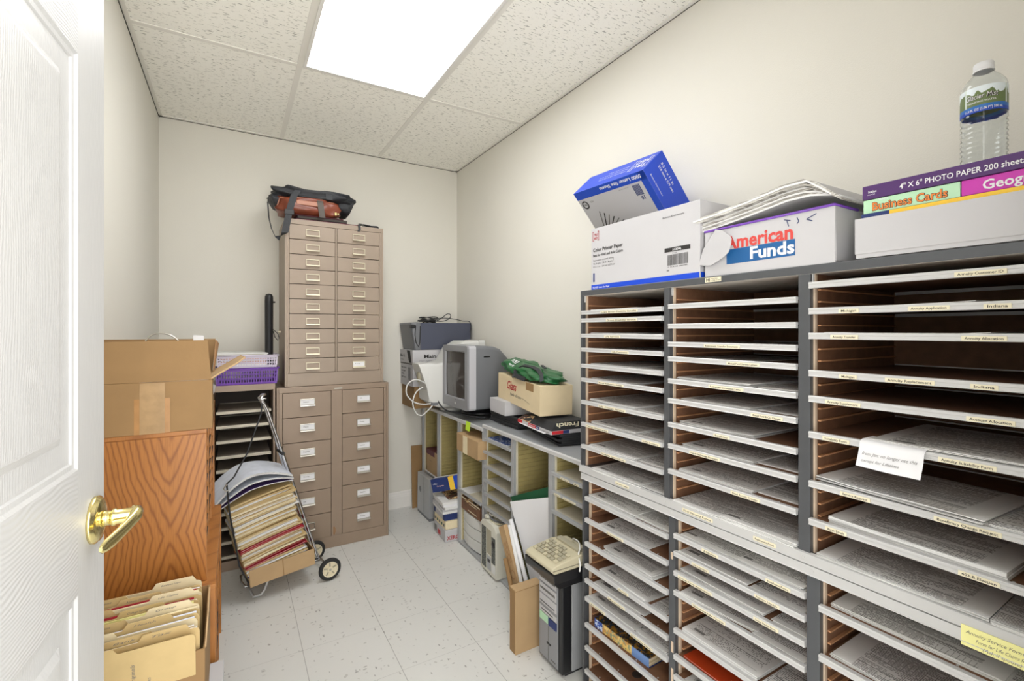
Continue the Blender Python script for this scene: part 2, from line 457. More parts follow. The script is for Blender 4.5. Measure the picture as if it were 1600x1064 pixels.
def rrect(cx, cz, w, h, r, y, n=4, ax='y'):
    pts = []
    for (sx, sz, a0) in ((1, 1, 0), (-1, 1, 90), (-1, -1, 180), (1, -1, 270)):
        for k in range(n + 1):
            a = R(a0 + 90 * k / n); px = cx + sx * (w / 2 - r) + r * math.cos(a); pz = cz + sz * (h / 2 - r) + r * math.sin(a)
            pts.append((px, y, pz) if ax == 'y' else ((px, pz, y) if ax == 'z' else (y, px, pz)))
    return pts
def keep(o):
    """move a one-mesh thing's origin back to the point its geometry was drawn from"""
    off = Vector(o.location)
    for v in o.data.vertices: v.co += off
    o.location = (0, 0, 0); return o
def copy_tree(o, parent=None):
    c = o.copy(); sc.collection.objects.link(c)
    if parent is not None: c.parent = parent
    for ch in [k for k in bpy.data.objects if k.parent == o]: copy_tree(ch, c)
    return c
def wob(seed):
    r = random.Random(seed); a, b, c, d = (r.uniform(0, 6.28) for _ in range(4)); f = r.uniform(8, 14)
    return lambda x, y: math.sin(x * f + a) * math.cos(y * f * .8 + b)

# ------------------------------------------------------------------ room shell
b = MB(); b.box((RX0 - .1, -1.6, -.06), (RX1 + .1, RY1 + .1, 0), 'vinyl_tile'); o = struct(b.build('floor')); o.name = 'floor'
# floor object coordinates must be world ones for the tile joints
def world_origin(o):
    d = Vector(o.location); me = o.data
    for v in me.vertices: v.co += d
    o.location = (0, 0, 0)
world_origin(o)
b = MB(); b.box((RX0, RY1, 0), (RX1, RY1 + .1, RH + .1), 'wall_paint'); struct(b.build('wall_back'))
b = MB(); b.box((RX0 - .1, 0, 0), (RX0, RY1 + .1, RH + .1), 'wall_paint'); struct(b.build('wall_left'))
b = MB(); b.box((RX1, 0, 0), (RX1 + .1, RY1 + .1, RH + .1), 'wall_paint'); struct(b.build('wall_right'))
b = MB(); b.box((RX0, 0, 0), (-.262, RY0, RH + .1), 'wall_paint'); b.box((.64, 0, 0), (RX1, RY0, RH + .1), 'wall_paint')
b.box((-.262, 0, 2.06), (.64, RY0, RH + .1), 'wall_paint'); struct(b.build('wall_front'))
b = MB(); b.box((-.27, .001, 0), (-.25, RY0 + .004, 2.06), 'trim_white'); b.box((.625, .001, 0), (.645, RY0 + .004, 2.06), 'trim_white')
b.box((-.25, .001, 2.045), (.625, RY0 + .004, 2.062), 'trim_white'); struct(b.build('trim_1'))
b = MB(); b.box((RX0 - .1, 0, RH), (RX1 + .1, RY1 + .1, RH + .05), 'acoustic_tile'); o = struct(b.build('ceiling')); world_origin(o)
# grid of tees: mains run along y, cross tees along x
TX = [.2585, .868]; TY = [2.33, 1.11]
k = 2
def trim(b, nm=None):
    global k
    o = struct(b.build(nm or 'trim_%d' % k, bevel=.001)); k += 1; return o
for x in TX: b = MB(); b.box((x - .0125, RY0, RH - .003), (x + .0125, RY1, RH + .001), 'tee'); trim(b)
for y in TY:
    for xa, xb in ((RX0, TX[0] - .0125), (TX[0] + .0125, TX[1] - .0125), (TX[1] + .0125, RX1)):
        b = MB(); b.box((xa, y - .0125, RH - .003), (xb, y + .0125, RH + .001), 'tee'); trim(b)
# wall angle round the ceiling, with the thin dark gap above the walls
b = MB()
b.box((RX0, RY0, RH - .004), (RX0 + .019, RY1, RH + .001), 'tee'); b.box((RX0, RY0, RH - .009), (RX0 + .0025, RY1, RH - .004), 'gap')
b.box((RX1 - .019, RY0, RH - .004), (RX1, RY1, RH + .001), 'tee'); b.box((RX1 - .0015, RY0, RH - .007), (RX1, RY1, RH - .004), 'gap')
b.box((RX0, RY1 - .019, RH - .004), (RX1, RY1, RH + .001), 'tee'); b.box((RX0, RY1 - .0015, RH - .007), (RX1, RY1, RH - .004), 'gap')
trim(b)
# baseboards with a moulded top
def baseboard(nm, p, L, rz):
    prof = [(0, 0), (-.014, 0), (-.014, .075), (-.012, .083), (-.012, .088), (-.008, .098), (-.007, .106), (-.004, .112), (0, .113)]
    b = MB(); b.T = RZ(p, rz); b.prism([(0, y, z) for y, z in prof], (L, 0, 0), 'trim_white'); struct(b.build(nm))
baseboard('baseboard_back', (RX0, RY1, 0), RX1 - RX0, 0)
baseboard('baseboard_right', (RX1, RY1 - .014, 0), RY1 - RY0 - .014, -90)
baseboard('baseboard_left', (RX0, RY0, 0), RY1 - RY0 - .014, 90)

# ceiling light
t = thing('ceiling_light', 'large bright recessed fluorescent panel light set in the ceiling grid', 'ceiling light', (.563, 1.72, RH - .012))
b = MB(); x0, x1, y0, y1 = -.292, .292, -.597, .597
for a, c in (((x0, y0), (x1, y0 + .014)), ((x0, y1 - .014), (x1, y1)), ((x0, y0 + .014), (x0 + .014, y1 - .014)), ((x1 - .014, y0 + .014), (x1, y1 - .014))):
    b.box((a[0], a[1], .002), (c[0], c[1], .012), 'trim_white')
b.build('frame', t, bevel=.001)
b = MB(); b.box((x0 + .014, y0 + .014, .006), (x1 - .014, y1 - .014, .0115), 'diffuser'); b.build('diffuser', t)

# ------------------------------------------------------------------ door
def mk_door():
    w, h = .80, 2.03; fx, fy = -.171, .936; dx, dy = math.sin(R(4.7)), math.cos(R(4.7))
    o = bpy.data.objects.new('door_1', None); sc.collection.objects.link(o); o['kind'] = 'structure'
    o.location = (fx - dx * w, fy - dy * w, .012); o.rotation_euler = (0, 0, R(85.3))
    for nm, dirx in (('door_paint_h', 1), ('door_paint_v', 0)):
        m = mat(nm, (190, 190, 189), .33); g = NG(m); x, y, z = g.xyz()
        a, c = (x, z) if dirx else (z, x)
        wv = g.noise(g.vec(g.m('MULTIPLY', a, 5.), y, g.m('MULTIPLY', c, 9.)), 1.0, 2)
        q = g.m('SINE', g.m('ADD', g.m('MULTIPLY', c, 1150.), g.m('MULTIPLY', wv, 70.)))
        fade = g.noise(g.vec(g.m('MULTIPLY', a, 9.), y, g.m('MULTIPLY', c, 26.)), 1.0, 2)
        g.bump(g.m('MULTIPLY', q, fade), (.3 if dirx else .1), .0012)
    zs = [(.22, .893), (1.061, 1.618), (1.72, 1.92)]; xs = [(.10, .355), (.445, .699)]
    b = MB(); b.box((0, .006, 0), (w, .029, h), 'door_paint_v')
    for side in (0, 1):
        ya, yb = ((0, .006) if side == 0 else (.029, .035))
        for xa, xb in ((0, xs[0][0]), (xs[0][1], xs[1][0]), (xs[1][1], w)): b.box((xa, ya, 0), (xb, yb, h), 'door_paint_v')
        for xa, xb in xs:
            for za, zb in ((0, zs[0][0]), (zs[0][1], zs[1][0]), (zs[1][1], zs[2][0]), (zs[2][1], h)):
                b.box((xa, ya, za), (xb, yb, zb), 'door_paint_h')
    b.build('door_leaf', o, weld=False)
    for xa, xb in xs:
        for za, zb in zs:
            b = MB()
            prof = [(0, 0), (.004, .003), (.010, .0035), (.012, .0058), (.022, .0062), (.026, .0085), (.036, .0088), (.052, .0012), (.056, .0008)]
            for s_ in (0, 1):
                rings = []
                for q, d in prof:
                    yy = d if s_ == 0 else .035 - d
                    rings.append([(xa + q, yy, za + q), (xb - q, yy, za + q), (xb - q, yy, zb - q), (xa + q, yy, zb - q)])
                b.loft(rings, 'door_paint_v', False, caps=False); b.poly(rings[-1], 'door_paint_v')
            b.build('door_panel', o)
    # lever handle
    t = MB(); c = (w - .042, 0, .973)
    t.lathe([(0, -.011), (.008, -.0108), (.016, -.0105), (.026, -.009), (.030, -.0075), (.031, -.005), (.0335, -.004), (.0335, 0)], 'brass', 40, 'y', c)
    t.lathe([(.0125, -.010), (.0105, -.016), (.0105, -.0205), (.0125, -.022), (.0125, -.025), (.0105, -.027), (.0105, -.046), (.009, -.050), (0, -.051)], 'brass', 28, 'y', c)
    hd = t.build('door_handle', o, weld=True)
    for p in hd.data.polygons: p.use_smooth = True
    l = MB(); rings = []
    P = [(.010, -.045, .002, .0095, .0060), (.004, -.049, .002, .0105, .0080), (-.006, -.050, .001, .0105, .0080), (-.017, -.048, -.002, .0098, .0065), (-.029, -.044, -.007, .0095, .0052), (-.041, -.039, -.012, .0098, .0046), (-.053, -.034, -.016, .0098, .0042), (-.062, -.030, -.018, .0088, .004), (-.069, -.028, -.019, .0065, .0035), (-.072, -.027, -.019, .003, .002)]
    for px, py, pz, rh, rt in P:
        rings.append([(c[0] + px, py + rt * math.sin(2 * math.pi * i / 16), c[2] + pz + rh * math.cos(2 * math.pi * i / 16)) for i in range(16)])
    l.loft(rings, 'brass'); l.build('lever', hd)
    e = MB(); e.box((w - .0002, .006, .94), (w + .0015, .029, 1.0), 'brass'); e.build('latch_plate', o)
mk_door()

# ------------------------------------------------------------------ literature organizers (local: x along the front, y into the depth, z up)
def organizer(label, loc, rz, w, h, d, cols, shelves, C, group=None, ribs=True, pitch=.0255, topin=.018, botin=.012, name='literature_organizer', tops=None):
    t = thing(name, label, 'organizer', loc, rz, group)
    st, alu, board, rib, rp, edge = C
    b = MB(); s = .010
    b.box((0, 0, 0), (s, d, h), st); b.box((w - s, 0, 0), (w, d, h), st)
    b.box((s, 0, h - topin), (w - s, d, h), st, dict(bottom='under_top')); b.box((s, 0, 0), (w - s, d, botin), st)
    b.box((s, d - .004, botin), (w - s, d, h - topin), rp)
    b.build('case', t, bevel=.0012)
    for (a, c) in zip([q[1] for q in cols[:-1]], [q[0] for q in cols[1:]]):
        b = MB(); b.box((a, 0, botin), (c, .014, h - topin), st); b.box((a + .002, .014, botin), (c - .002, d - .005, h - topin), st)
        b.build('divider', t, bevel=.0008)
    if tops:
        for (a, c) in cols:
            b = MB()
            b.box((a + .001, .007, h - topin - .022), (a + .003, d - .01, h - topin), alu); b.build('top_channel', t)
    if ribs:
        for (a, c) in cols:
            for sx, x in ((1, a), (-1, c)):
                b = MB(); x1 = x + sx * .004
                b.box((min(x, x1), .022, botin), (max(x, x1), d - .006, h - topin), rp)
                b.box((min(x, x1), .0135, botin), (max(x, x1), .022, h - topin), edge)
                z = botin + pitch
                while z < h - topin - .01:
                    x2 = x1 + sx * .006
                    b.box((min(x1, x2), .024, z), (max(x1, x2), d - .012, z + .0032), rib)
                    z += pitch
                b.build('support_panel', t)
    for (ci, z, labs) in shelves:
        a, c = cols[ci]; a += .001; c -= .001
        b = MB(); b.box((a + .004, .002, z - .0065), (c - .004, d - .014, z - .0035), board)
        for fx in (.15, .4, .62, .86):
            x = a + (c - a) * fx; b.lathe([(.0022, 0), (.0022, .0006)], 'alu', 8, 'z', (x, .014, z - .0035))
        if rp == 'hardboard' and labs == 'hole':
            b.lathe([(.016, 0), (.016, .0004)], 'tan_dark', 20, 'z', ((a + c) / 2 + .01, .05, z - .0035)); labs = []
        sh = b.build('shelf', t)
        pr = [(.004, z), (-.007, z), (-.008, z - .0012), (-.008, z - .005), (-.0072, z - .0062), (-.0072, z - .0112), (-.008, z - .0122), (-.007, z - .0135), (.001, z - .0135), (.001, z - .0065), (.004, z - .0065)]
        b = MB(); b.prism([(a, y, zz) for y, zz in pr], (c - a, 0, 0), alu); b.build('shelf_lip', sh)
        b = MB(); b.box((a + .01, d - .02, z - .014), (c - .01, d - .014, z - .001), alu); b.build('rear_lip', sh)
        for (xa, xb, tx) in (labs or []):
            b = MB(); b.box((xa, -.0092, z - .0124), (xb, -.0073, z - .0044), 'label_cream')
            b.text(tx, .0062, 'ink', FX(xa + .004, -.0095, z - .0104), .012, width=(xb - xa) - .008)
            b.build('label_holder', sh)
    return t
C_MAIN = ('steel_dark', 'alu', 'hardboard', 'hardboard_edge', 'hardboard', 'inner_edge')
C_LOW = ('alu_low', 'alu_low', 'cream_board', 'olive_rib', 'olive_rib', 'cream_board')

OX, OY = 1.055, 1.302          # front plane x and far end y of the tall organizer
def L(y): return OY - y
# labels: local x from world y
def lb(*a): return [(L(p), L(q), s) for p, q, s in a]
up_cols = [(.012, .374), (.394, .744), (.768, 1.118)]
UH0 = .763
zz = lambda z: z - UH0
U = []
c1 = [1.328, 1.301, 1.248, 1.199, 1.143, 1.094, 1.016, .939, .861]
c1l = [[(1.186, 1.022, 'Loans Service Disability Benefits')], [(1.160, 1.024, 'Group Disability Service')], [(1.169, 1.096, 'Life Service')], [(1.134, 1.060, 'Life Conversion')], [],
       [(1.199, 1.082, 'Mutual Redemption Letter')], [(1.196, 1.073, 'Life Change Service')], [(1.262, 1.152, 'New Business'), (1.004, .936, 'Life Loans')], [(1.186, 1.073, 'Disability Service Form')]]
for z, l in zip(c1, c1l): U.append((0, zz(z), lb(*l)))
c2 = [1.333, 1.278, 1.228, 1.187, 1.125, 1.070, 1.003, .943, .872]
c2l = [[], [], [(.789, .690, 'Retirement Transfer Statement')], [(.724, .641, 'Mutual Fund Service Letters')], [(.775, .681, 'Retirement Conversion Letter')], [(.661, .587, 'Mutual Fund & CD Changes')],
       [(.761, .717, 'Beneficiary')], [(.834, .744, 'Fund Exchange Request')], [(.713, .640, 'Fixed Annuity Transfer')]]
for z, l in zip(c2, c2l): U.append((1, zz(z), lb(*l)))
c3 = [1.362, 1.307, 1.255, 1.176, 1.122, 1.046, .942, .862]
c3l = [[(.299, .236, 'Annuity Customer ID')], [(.475, .440, 'Michigan'), (.362, .305, 'Annuity Application'), (.263, .231, 'Indiana')], [(.490, .441, 'Annuity Transfer'), (.290, .236, 'Annuity Allocation')],
       [(.474, .443, 'Michigan'), (.397, .325, 'Annuity Replacement'), (.279, .246, 'Indiana')], [(.500, .437, 'Annuity Supplement'), (.284, .227, 'Account Allocation')],
       [(.505, .456, 'Suitability Form'), (.320, .248, 'Annuity Suitability Form')], [(.472, .421, 'Service Request'), (.326, .242, 'Beneficiary Change Request')], [(.500, .461, 'Bank Draft'), (.294, .244, '403-B Election')]]
for z, l in zip(c3, c3l): U.append((2, zz(z), lb(*l)))
org_u = organizer('tall dark grey steel paper sorter along right wall, upper section with boxes on top', (OX, OY, UH0), -90, 1.13, 1.398 - UH0, .398, up_cols, U, C_MAIN, botin=.021, tops=True)
# bottom rail labels of the upper section and maker's plate
b = MB()
b.prism([(0.0, -.006, .0), (0.0, -.006, .021), (0.0, .004, .023), (0.0, .004, .0)], (1.13, 0, 0), 'alu')
for x in (.384, .756): b.lathe([(.004, 0), (.004, -.0015)], 'alu', 12, 'y', (x, -.006, .011))
rail = b.build('bottom_rail', org_u)
for p, q, tx in ((1.118, 1.060, 'New Loans'), (.858, .765, 'First Security Forms'), (.656, .603, 'Replacement Forms')):
    b = MB(); b.box((L(p), -.0078, .006), (L(q), -.0058, .015), 'label_cream'); b.text(tx, .0062, 'ink', FX(L(p) + .004, -.0081, .0085), .012, width=L(q) - L(p) - .008); b.build('label_holder', rail)
b = MB(); xl = L(.79); b.box((xl, -.0022, .6205), (xl + .045, -.0002, .6325), 'label_cream')
b.box((xl + .003, -.0025, .622), (xl + .0045, -.0022, .631), 'ink'); b.box((xl + .0045, -.0025, .626), (xl + .009, -.0022, .6275), 'ink'); b.box((xl + .009, -.0025, .622), (xl + .0105, -.0022, .631), 'ink'); b.box((xl + .012, -.0025, .622), (xl + .0135, -.0022, .631), 'ink')
b.text('OPERATING', .0036, 'ink', FX(xl + .016, -.0025, .6275), .01); b.text('SYSTEMS CO. INC', .0036, 'ink', FX(xl + .016, -.0025, .623), .01)
b.build('maker_plate', org_u)

LSH = .010
lo_cols = [(.022, .382), (.404, .752), (.778, 1.122)]
Lw = []
d1 = [.684, .609, .527, .450, .399, .337, .246, .166, .085]
d1l = [[], [(1.166, 1.092, 'Income')], [], [(1.114, 1.070, 'Funds')], [(1.161, 1.085, 'Medicare')], [(1.250, 1.175, 'Accident'), (1.060, .972, 'Disability Claim')], [], 'hole', []]
for z, l in zip(d1, d1l): Lw.append((0, z, l if l == 'hole' else lb(*l)))
d2 = [.698, .649, .595, .541, .436, .363, .307, .235, .16, .085]
d2l = [[(.805, .758, 'Life Policy Forms'), (.635, .580, 'Enrollment Forms')], [(.836, .784, 'Life Statements'), (.662, .604, 'Premium Schedule')], [(.881, .776, 'Group Term Application'), (.664, .606, 'Group Health Forms')], [(.836, .738, 'Universal Life Forms')]]
for i, z in enumerate(d2): Lw.append((1, z, lb(*(d2l[i] if i < len(d2l) else []))))
for z in (.688, .585, .49, .40, .31, .22, .13): Lw.append((2, z, []))
org_l = organizer('lower section of the tall dark grey steel sorter, standing on the floor', (OX - .001, OY - LSH, 0), -90, 1.13, .7625, .399, lo_cols, Lw, C_MAIN, topin=.022)
b = MB(); b.prism([(0.0, -.007, .7405), (0.0, -.007, .7415), (0.0, -.005, .7425), (0.0, -.005, .7605), (0.0, .004, .7615), (0.0, .004, .7405)], (1.13, 0, 0), 'alu')
for x in (.392, .765): b.lathe([(.004, 0), (.004, -.0015)], 'alu', 12, 'y', (x, -.005, .751))
b.build('top_rail', org_l)
for x, z, hh in ((.393, .36, .03), (.393, .27, .045), (.763, .46, .022), (.392, .62, .02)):
    b = MB(); b.box((x - .002, -.0012, z), (x + .006, -.0002, z + hh), 'inner_edge'); b.build('tape_scrap', org_l, bevel=.001)
# yellow sticky label with handwriting on the rail
b = MB(); b.box((0, -.0012, 0), (.088, 0, .034), 'sticky_yellow')
b.text('Annuity Service Forms', .008, 'ink_grey', FX(.006, -.0015, .022), 0, shear=.3, width=.07); b.text('Form for Life Claims for', .008, 'ink_grey', FX(.018, -.0015, .012), 0, shear=.3, width=.06); b.text('(Ask if spouse)', .008, 'ink_grey', FX(.026, -.0015, .003), 0, shear=.3, width=.045)
o = b.build('sticky_note'); tag(o, 'pale yellow handwritten paper label stuck on the sorter middle rail, bottom right', 'note')
me = o.data; place(o, (OX - .0072, .247, .735), -90)

# ------- papers in the sorter
ORD = ['top', 'second', 'third', 'fourth', 'fifth', 'sixth', 'seventh', 'eighth', 'ninth', 'tenth', 'eleventh']
rnd = random.Random(11)
def papers(label, wx, wy, z, w=.216, l=.279, n=3, rot=0., form=0, thick=.0022, curl=.002, group=None, fan=.004, seed=0, name='paper_stack', top=None, cat='papers'):
    """sheets lying on a board: front-left corner near (wx, wy) in world, x into the wall"""
    r = random.Random(seed); b = MB(); zc = 0.0
    for i in range(n):
        T = Matrix.Translation((r.uniform(-fan, fan), r.uniform(-fan, fan), 0)) @ Matrix.Rotation(R(r.uniform(-1.2, 1.2) * (fan / .004)), 4, 'Z'); b.T = T if i < n - 1 else Matrix.Identity(4)
        ph = r.uniform(0, 6.28); am = curl * r.uniform(.2, 1.)
        def zf(x, y, zc=zc, ph=ph, am=am, i=i):
            e = max(0, (abs(x) / (w / 2)) - .55); return zc + am * i / max(1, n - 1) * (.5 + .5 * math.sin(x * 26 + ph)) * (.4 + 1.6 * e) * (.5 + .5 * math.cos(y * 9))
        b.sheet(w, l, thick, zf, (top or FORMS[form % 6]) if i == n - 1 else 'paper', 'pages' if thick > .0015 else 'paper'); zc += thick + .0002
    o = b.build(name); me = o.data
    d = Vector(o.location)
    for v in me.vertices: v.co += d
    o.location = (wx + l / 2, wy - w / 2, z - .003); o.rotation_euler = (0, 0, R(-90 + rot))
    return tag(o, label, cat, group)
SEC = {0: 'left', 1: 'middle', 2: 'right'}
def plab(sec, ci, i, side=''):
    return '%sprinted sheets on the %s shelf, %s column, %s section of tall sorter' % (side, ORD[i], SEC[ci], sec)
SD = 0
def pile(sec, ci, i, z, ya, yb, **k):
    """one or two piles on shelf i; ya, yb: world y of the far and near side of each"""
    global SD; SD += 1
    k.setdefault('form', SD); side = k.pop('side', '')
    return papers(plab(sec, ci, i, side), OX + k.pop('dx', .004), ya, z, w=ya - yb, seed=SD, **k)
# left column, upper (only their edges show above eye height)
X1, X2, X3 = OY - .016, OY - .398, OY - .775       # far inner edge of each column
for i, (z, n, th) in enumerate(zip(c1, (4, 0, 3, 1, 3, 2, 4, 3, 3), (.0012, 0, .0018, .0014, .0016, .0016, .0018, .002, .0022))):
    if not n: continue
    pile('upper', 0, i, z, X1 - .028, X1 - .028 - .216, n=n, thick=th, side='left pile of ', rot=rnd.uniform(-1.5, 1.5), dx=.004 + rnd.uniform(0, .01), curl=.004)
    if i in (0, 2, 4, 6, 7, 8): pile('upper', 0, i, z, X1 - .245, X1 - .350, n=2, thick=.0016, side='right pile of ', l=.26, dx=.012)
pile('upper', 0, 9, .787, X1 - .045, X1 - .262, n=3, thick=.0022, side='left pile of ', dx=-.002, rot=1)
pile('upper', 0, 9, .787, X1 - .262, X1 - .352, n=2, thick=.002, side='right pile of ', dx=.012)
for i, (z, n, th) in enumerate(zip(c2, (2, 2, 1, 1, 4, 3, 4, 3, 3), (.0012, .0016, .0016, .001, .0018, .0016, .0016, .0018, .0022))):
    pile('upper', 1, i, z, X2 - .02 - (.01 if i % 2 else 0), X2 - .236, n=n, thick=th, side='left pile of ', rot=rnd.uniform(-1.5, 2), dx=.004 + rnd.uniform(0, .012), curl=.004)
    if i in (4, 5, 7, 8): pile('upper', 1, i, z, X2 - .236, X2 - .338, n=2, thick=.0012, side='right pile of ', dx=.03, rot=0, fan=.001)
pile('upper', 1, 9, .787, X2 - .01, X2 - .155, n=2, thick=.0022, side='left pile of ', dx=-.001)
pile('upper', 1, 9, .787, X2 - .156, X2 - .343, n=4, thick=.0022, side='right pile of ', dx=-.001, curl=.001)
papers('curled cream envelope on the Annuity Application shelf of the right column', OX + .003, .475, c3[1], w=.20, l=.24, n=2, curl=.02, thick=.001, form=2, seed=71, top='pink_paper', name='envelope', cat='envelope')
papers('thin white printed sheets lying on the Annuity Transfer shelf, right column of tall sorter', OX + .003, X3 - .02, c3[2], w=.25, l=.216, n=2, curl=.004, thick=.0008, seed=72)
pile('upper', 2, 5, c3[5], X3 - .10, X3 - .336, n=5, thick=.0012, side='', l=.27, dx=.008)
pile('upper', 2, 6, c3[6], X3 - .008, X3 - .272, n=6, thick=.0016, side='left pile of ', l=.216, dx=.0, rot=-4, fan=.008, curl=.005)
pile('upper', 2, 6, c3[6], X3 - .262, X3 - .338, n=4, thick=.0012, side='right pile of ', l=.216, dx=.002, fan=.002)
pile('upper', 2, 7, c3[7], X3 - .028, X3 - .292, n=4, thick=.0034, side='thick pile of ', l=.216, dx=.006, rot=-2, curl=.001, fan=.001)
pile('upper', 2, 8, .787, X3 - .006, X3 - .268, n=3, thick=.0022, side='left pile of ', l=.216, dx=-.001, curl=.001, fan=.001)
pile('upper', 2, 8, .787, X3 - .27, X3 - .338, n=3, thick=.0022, side='right pile of ', l=.216, dx=-.001, curl=.001, fan=.001)
# lower section
Y1, Y2, Y3 = X1 - .018, X2 - .018, X3 - .020
for i, z, a, c, n, th, s_, kk in ((0, .684, .006, .222, 4, .0022, 'left pile of ', {}), (0, .684, .20, .348, 3, .002, 'right pile of ', dict(dx=.012)),
        (1, .609, .056, .272, 2, .0012, '', dict(rot=3, dx=.0)), (2, .527, .085, .300, 6, .0016, '', dict(fan=.007, rot=-2, curl=.006)),
        (3, .450, .062, .275, 4, .0014, 'left pile of ', dict(rot=-1)), (3, .450, .285, .345, 1, .0012, 'right pile of ', dict(l=.2)),
        (4, .399, .034, .250, 3, .0014, '', dict(rot=2)), (5, .337, .006, .222, 3, .0014, 'left pile of ', {}), (5, .337, .225, .345, 3, .002, 'right pile of ', {})):
    pile('lower', 0, i, z, Y1 - a, Y1 - c, n=n, thick=th, side=s_, **kk)
for i, z, a, c, n, th, s_, kk in ((0, .698, .012, .19, 2, .0018, 'left pile of ', {}), (0, .698, .185, .338, 4, .0018, 'right pile of ', dict(dx=.001)),
        (1, .649, .008, .21, 3, .0014, 'left pile of ', {}), (1, .649, .215, .338, 2, .0014, 'right pile of ', {}),
        (2, .595, .012, .25, 5, .0018, 'left pile of ', dict(rot=-1)), (2, .595, .262, .338, 2, .0012, 'right pile of ', dict(dx=.01)),
        (3, .541, .012, .215, 5, .001, 'fanned pile of ', dict(rot=5, fan=.012)), (3, .541, .22, .338, 2, .0014, 'right pile of ', {}),
        (4, .436, .018, .232, 5, .0018, 'left pile of ', dict(form=4)), (4, .436, .24, .338, 2, .0014, 'right pile of ', {}),
        (6, .307, .03, .24, 2, .0014, '', {})):
    pile('lower', 1, i, z, Y2 - a, Y2 - c, n=n, thick=th, side=s_, **kk)
for i, z, a, c, n, th, s_, kk in ((0, .688, .006, .262, 4, .0014, 'left pile of ', dict(l=.2, dx=.018, form=3)), (0, .688, .262, .336, 2, .0014, 'right pile of ', dict(l=.2, dx=.018)), (1, .585, .01, .272, 4, .0014, '', dict(l=.2, dx=.01, curl=.006, form=5))):
    pile('lower', 2, i, z, Y3 - a, Y3 - c, n=n, thick=th, side=s_, **kk)
# catalogue and orange folder
t = thing('catalog', 'thick blue and gold catalog lying on the seventh shelf, left column, lower section', 'catalog', (OX + .012, Y1 - .028, .243), -88)
b = MB(); b.box((0, 0, 0), (.24, .2, .003), 'navy'); b.box((0, 0, .027), (.24, .2, .030), 'catalog_print'); b.box((0, -.001, 0), (.002, .2, .03), 'blue_print'); b.build('cover', t, bevel=.0006)
b = MB(); b.box((.002, .001, .003), (.238, .198, .027), 'pages_warm'); b.build('pages', t)
b = MB(); b.box((.04, -.0022, .001), (.17, -.0005, .0285), 'catalog_spine'); b.box((0.002, -.0022, .001), (.04, -.0005, .0285), 'blue_print'); b.box((.17, -.0022, .001), (.238, -.0005, .0285), 'soft_blue'); b.build('spine_print', t)
t = thing('folder', 'orange-red folder with white lettering on a low shelf, middle column of sorter', 'folder', (OX + .01, Y2 - .018, .3605), -91)
b = MB(); b.box((0, 0, 0), (.235, .29, .002), 'orange_folder'); b.box((.001, .001, .002), (.234, .288, .0036), 'paper'); b.box((0, 0, .0036), (.235, .29, .0048), 'orange_folder')
b.text('Universal Life', .016, 'paper_white', TP(.125, .018, .005), .02, width=.1); b.build('cover', t)
# note hanging over the lip of the Suitability shelf
t = MB(); pts = [(0, .045, .0018), (0, .0, .0016), (0, -.009, -.002), (0, -.012, -.012), (0, -.017, -.026), (0, -.027, -.046)]
rings = [[(x0_, p[1] - (.004 if x0_ else 0), p[2] - (.001 if x0_ else 0)) for x0_ in (0, .05, .10)] for p in pts]
vs = [q for r_ in rings for q in r_]; fs = [(i * 3 + j, i * 3 + j + 1, (i + 1) * 3 + j + 1, (i + 1) * 3 + j) for i in range(5) for j in range(2)]
t.add(vs, fs, 'paper_white', True); t.add([Vector(v) - Vector((0, -.0004, .0006)) for v in vs], [tuple(reversed(f)) for f in fs], 'paper_white', True)
M_ = frame((.008, -.0225, -.024), (1, 0, 0), (0, .35, .8)); t.text('from Jan: no longer use this', .009, 'ink_grey', M_, 0, shear=.3, width=.085); t.text('except for Lifetime', .008, 'ink_grey', frame((.008, -.0275, -.036), (1, 0, 0), (0, .35, .8)), 0, shear=.3, width=.06)
o = t.build('paper_note'); tag(o, 'handwritten white note hanging over the Suitability Form shelf edge', 'note'); me = o.data
off = Vector(o.location)
for v in me.vertices: v.co += off
place(o, (OX - .001, .437, c3[5] + .0012), -90)

# ------- low sorters along the back half of the right wall
lowA = organizer('low pale grey sorter with empty olive ribbed columns, in the far corner under the monitors', (1.15, 3.190, 0), -90, .945, .735, .30, [(.014, .285), (.306, .612), (.634, .931)], [(2, .565, []), (2, .325, [])], C_LOW, pitch=.0215)
lowB = organizer('low pale grey sorter between the monitors and the tall dark sorter', (1.15, 2.240, 0), -90, .925, .757, .30, [(.014, .292), (.318, .605), (.634, .911)],
    [(0, .688, []), (0, .62, []), (0, .545, []), (0, .47, []), (0, .40, []), (0, .327, []), (2, .668, [(.70, .76, 'Life Claims'), (.79, .82, 'Misc')]), (2, .591, [(.66, .70, 'Claims'), (.72, .80, 'Group')]), (2, .51, [])], C_LOW, pitch=.0215)
for root, w_ in ((lowA, .945), (lowB, .925)):
    b = MB(); h_ = .735 if root is lowA else .757
    b.prism([(0, -.006, h_ - .018), (0, -.006, h_ - .004), (0, -.003, h_), (0, .0, h_ + .0015), (0, .0, h_ - .018)], (w_, 0, 0), 'alu'); b.build('front_trim', root)
# tan sorter with white shelves beside the cabinets
C_TAN = ('tan_metal', 'cream_board', 'white_shelf', 'white_shelf', 'tan_dark', 'tan_metal')
tz = [.835, .76, .682, .602, .53, .455, .38, .305, .23, .155, .08]
organizer('tan metal paper sorter with pale shelves, left of the tan drawer cabinet', (-.10, 2.866, 0), 0, .295, .969, .36, [(.02, .275)], [(0, z, []) for z in tz], C_TAN, ribs=False, topin=.032, botin=.05)

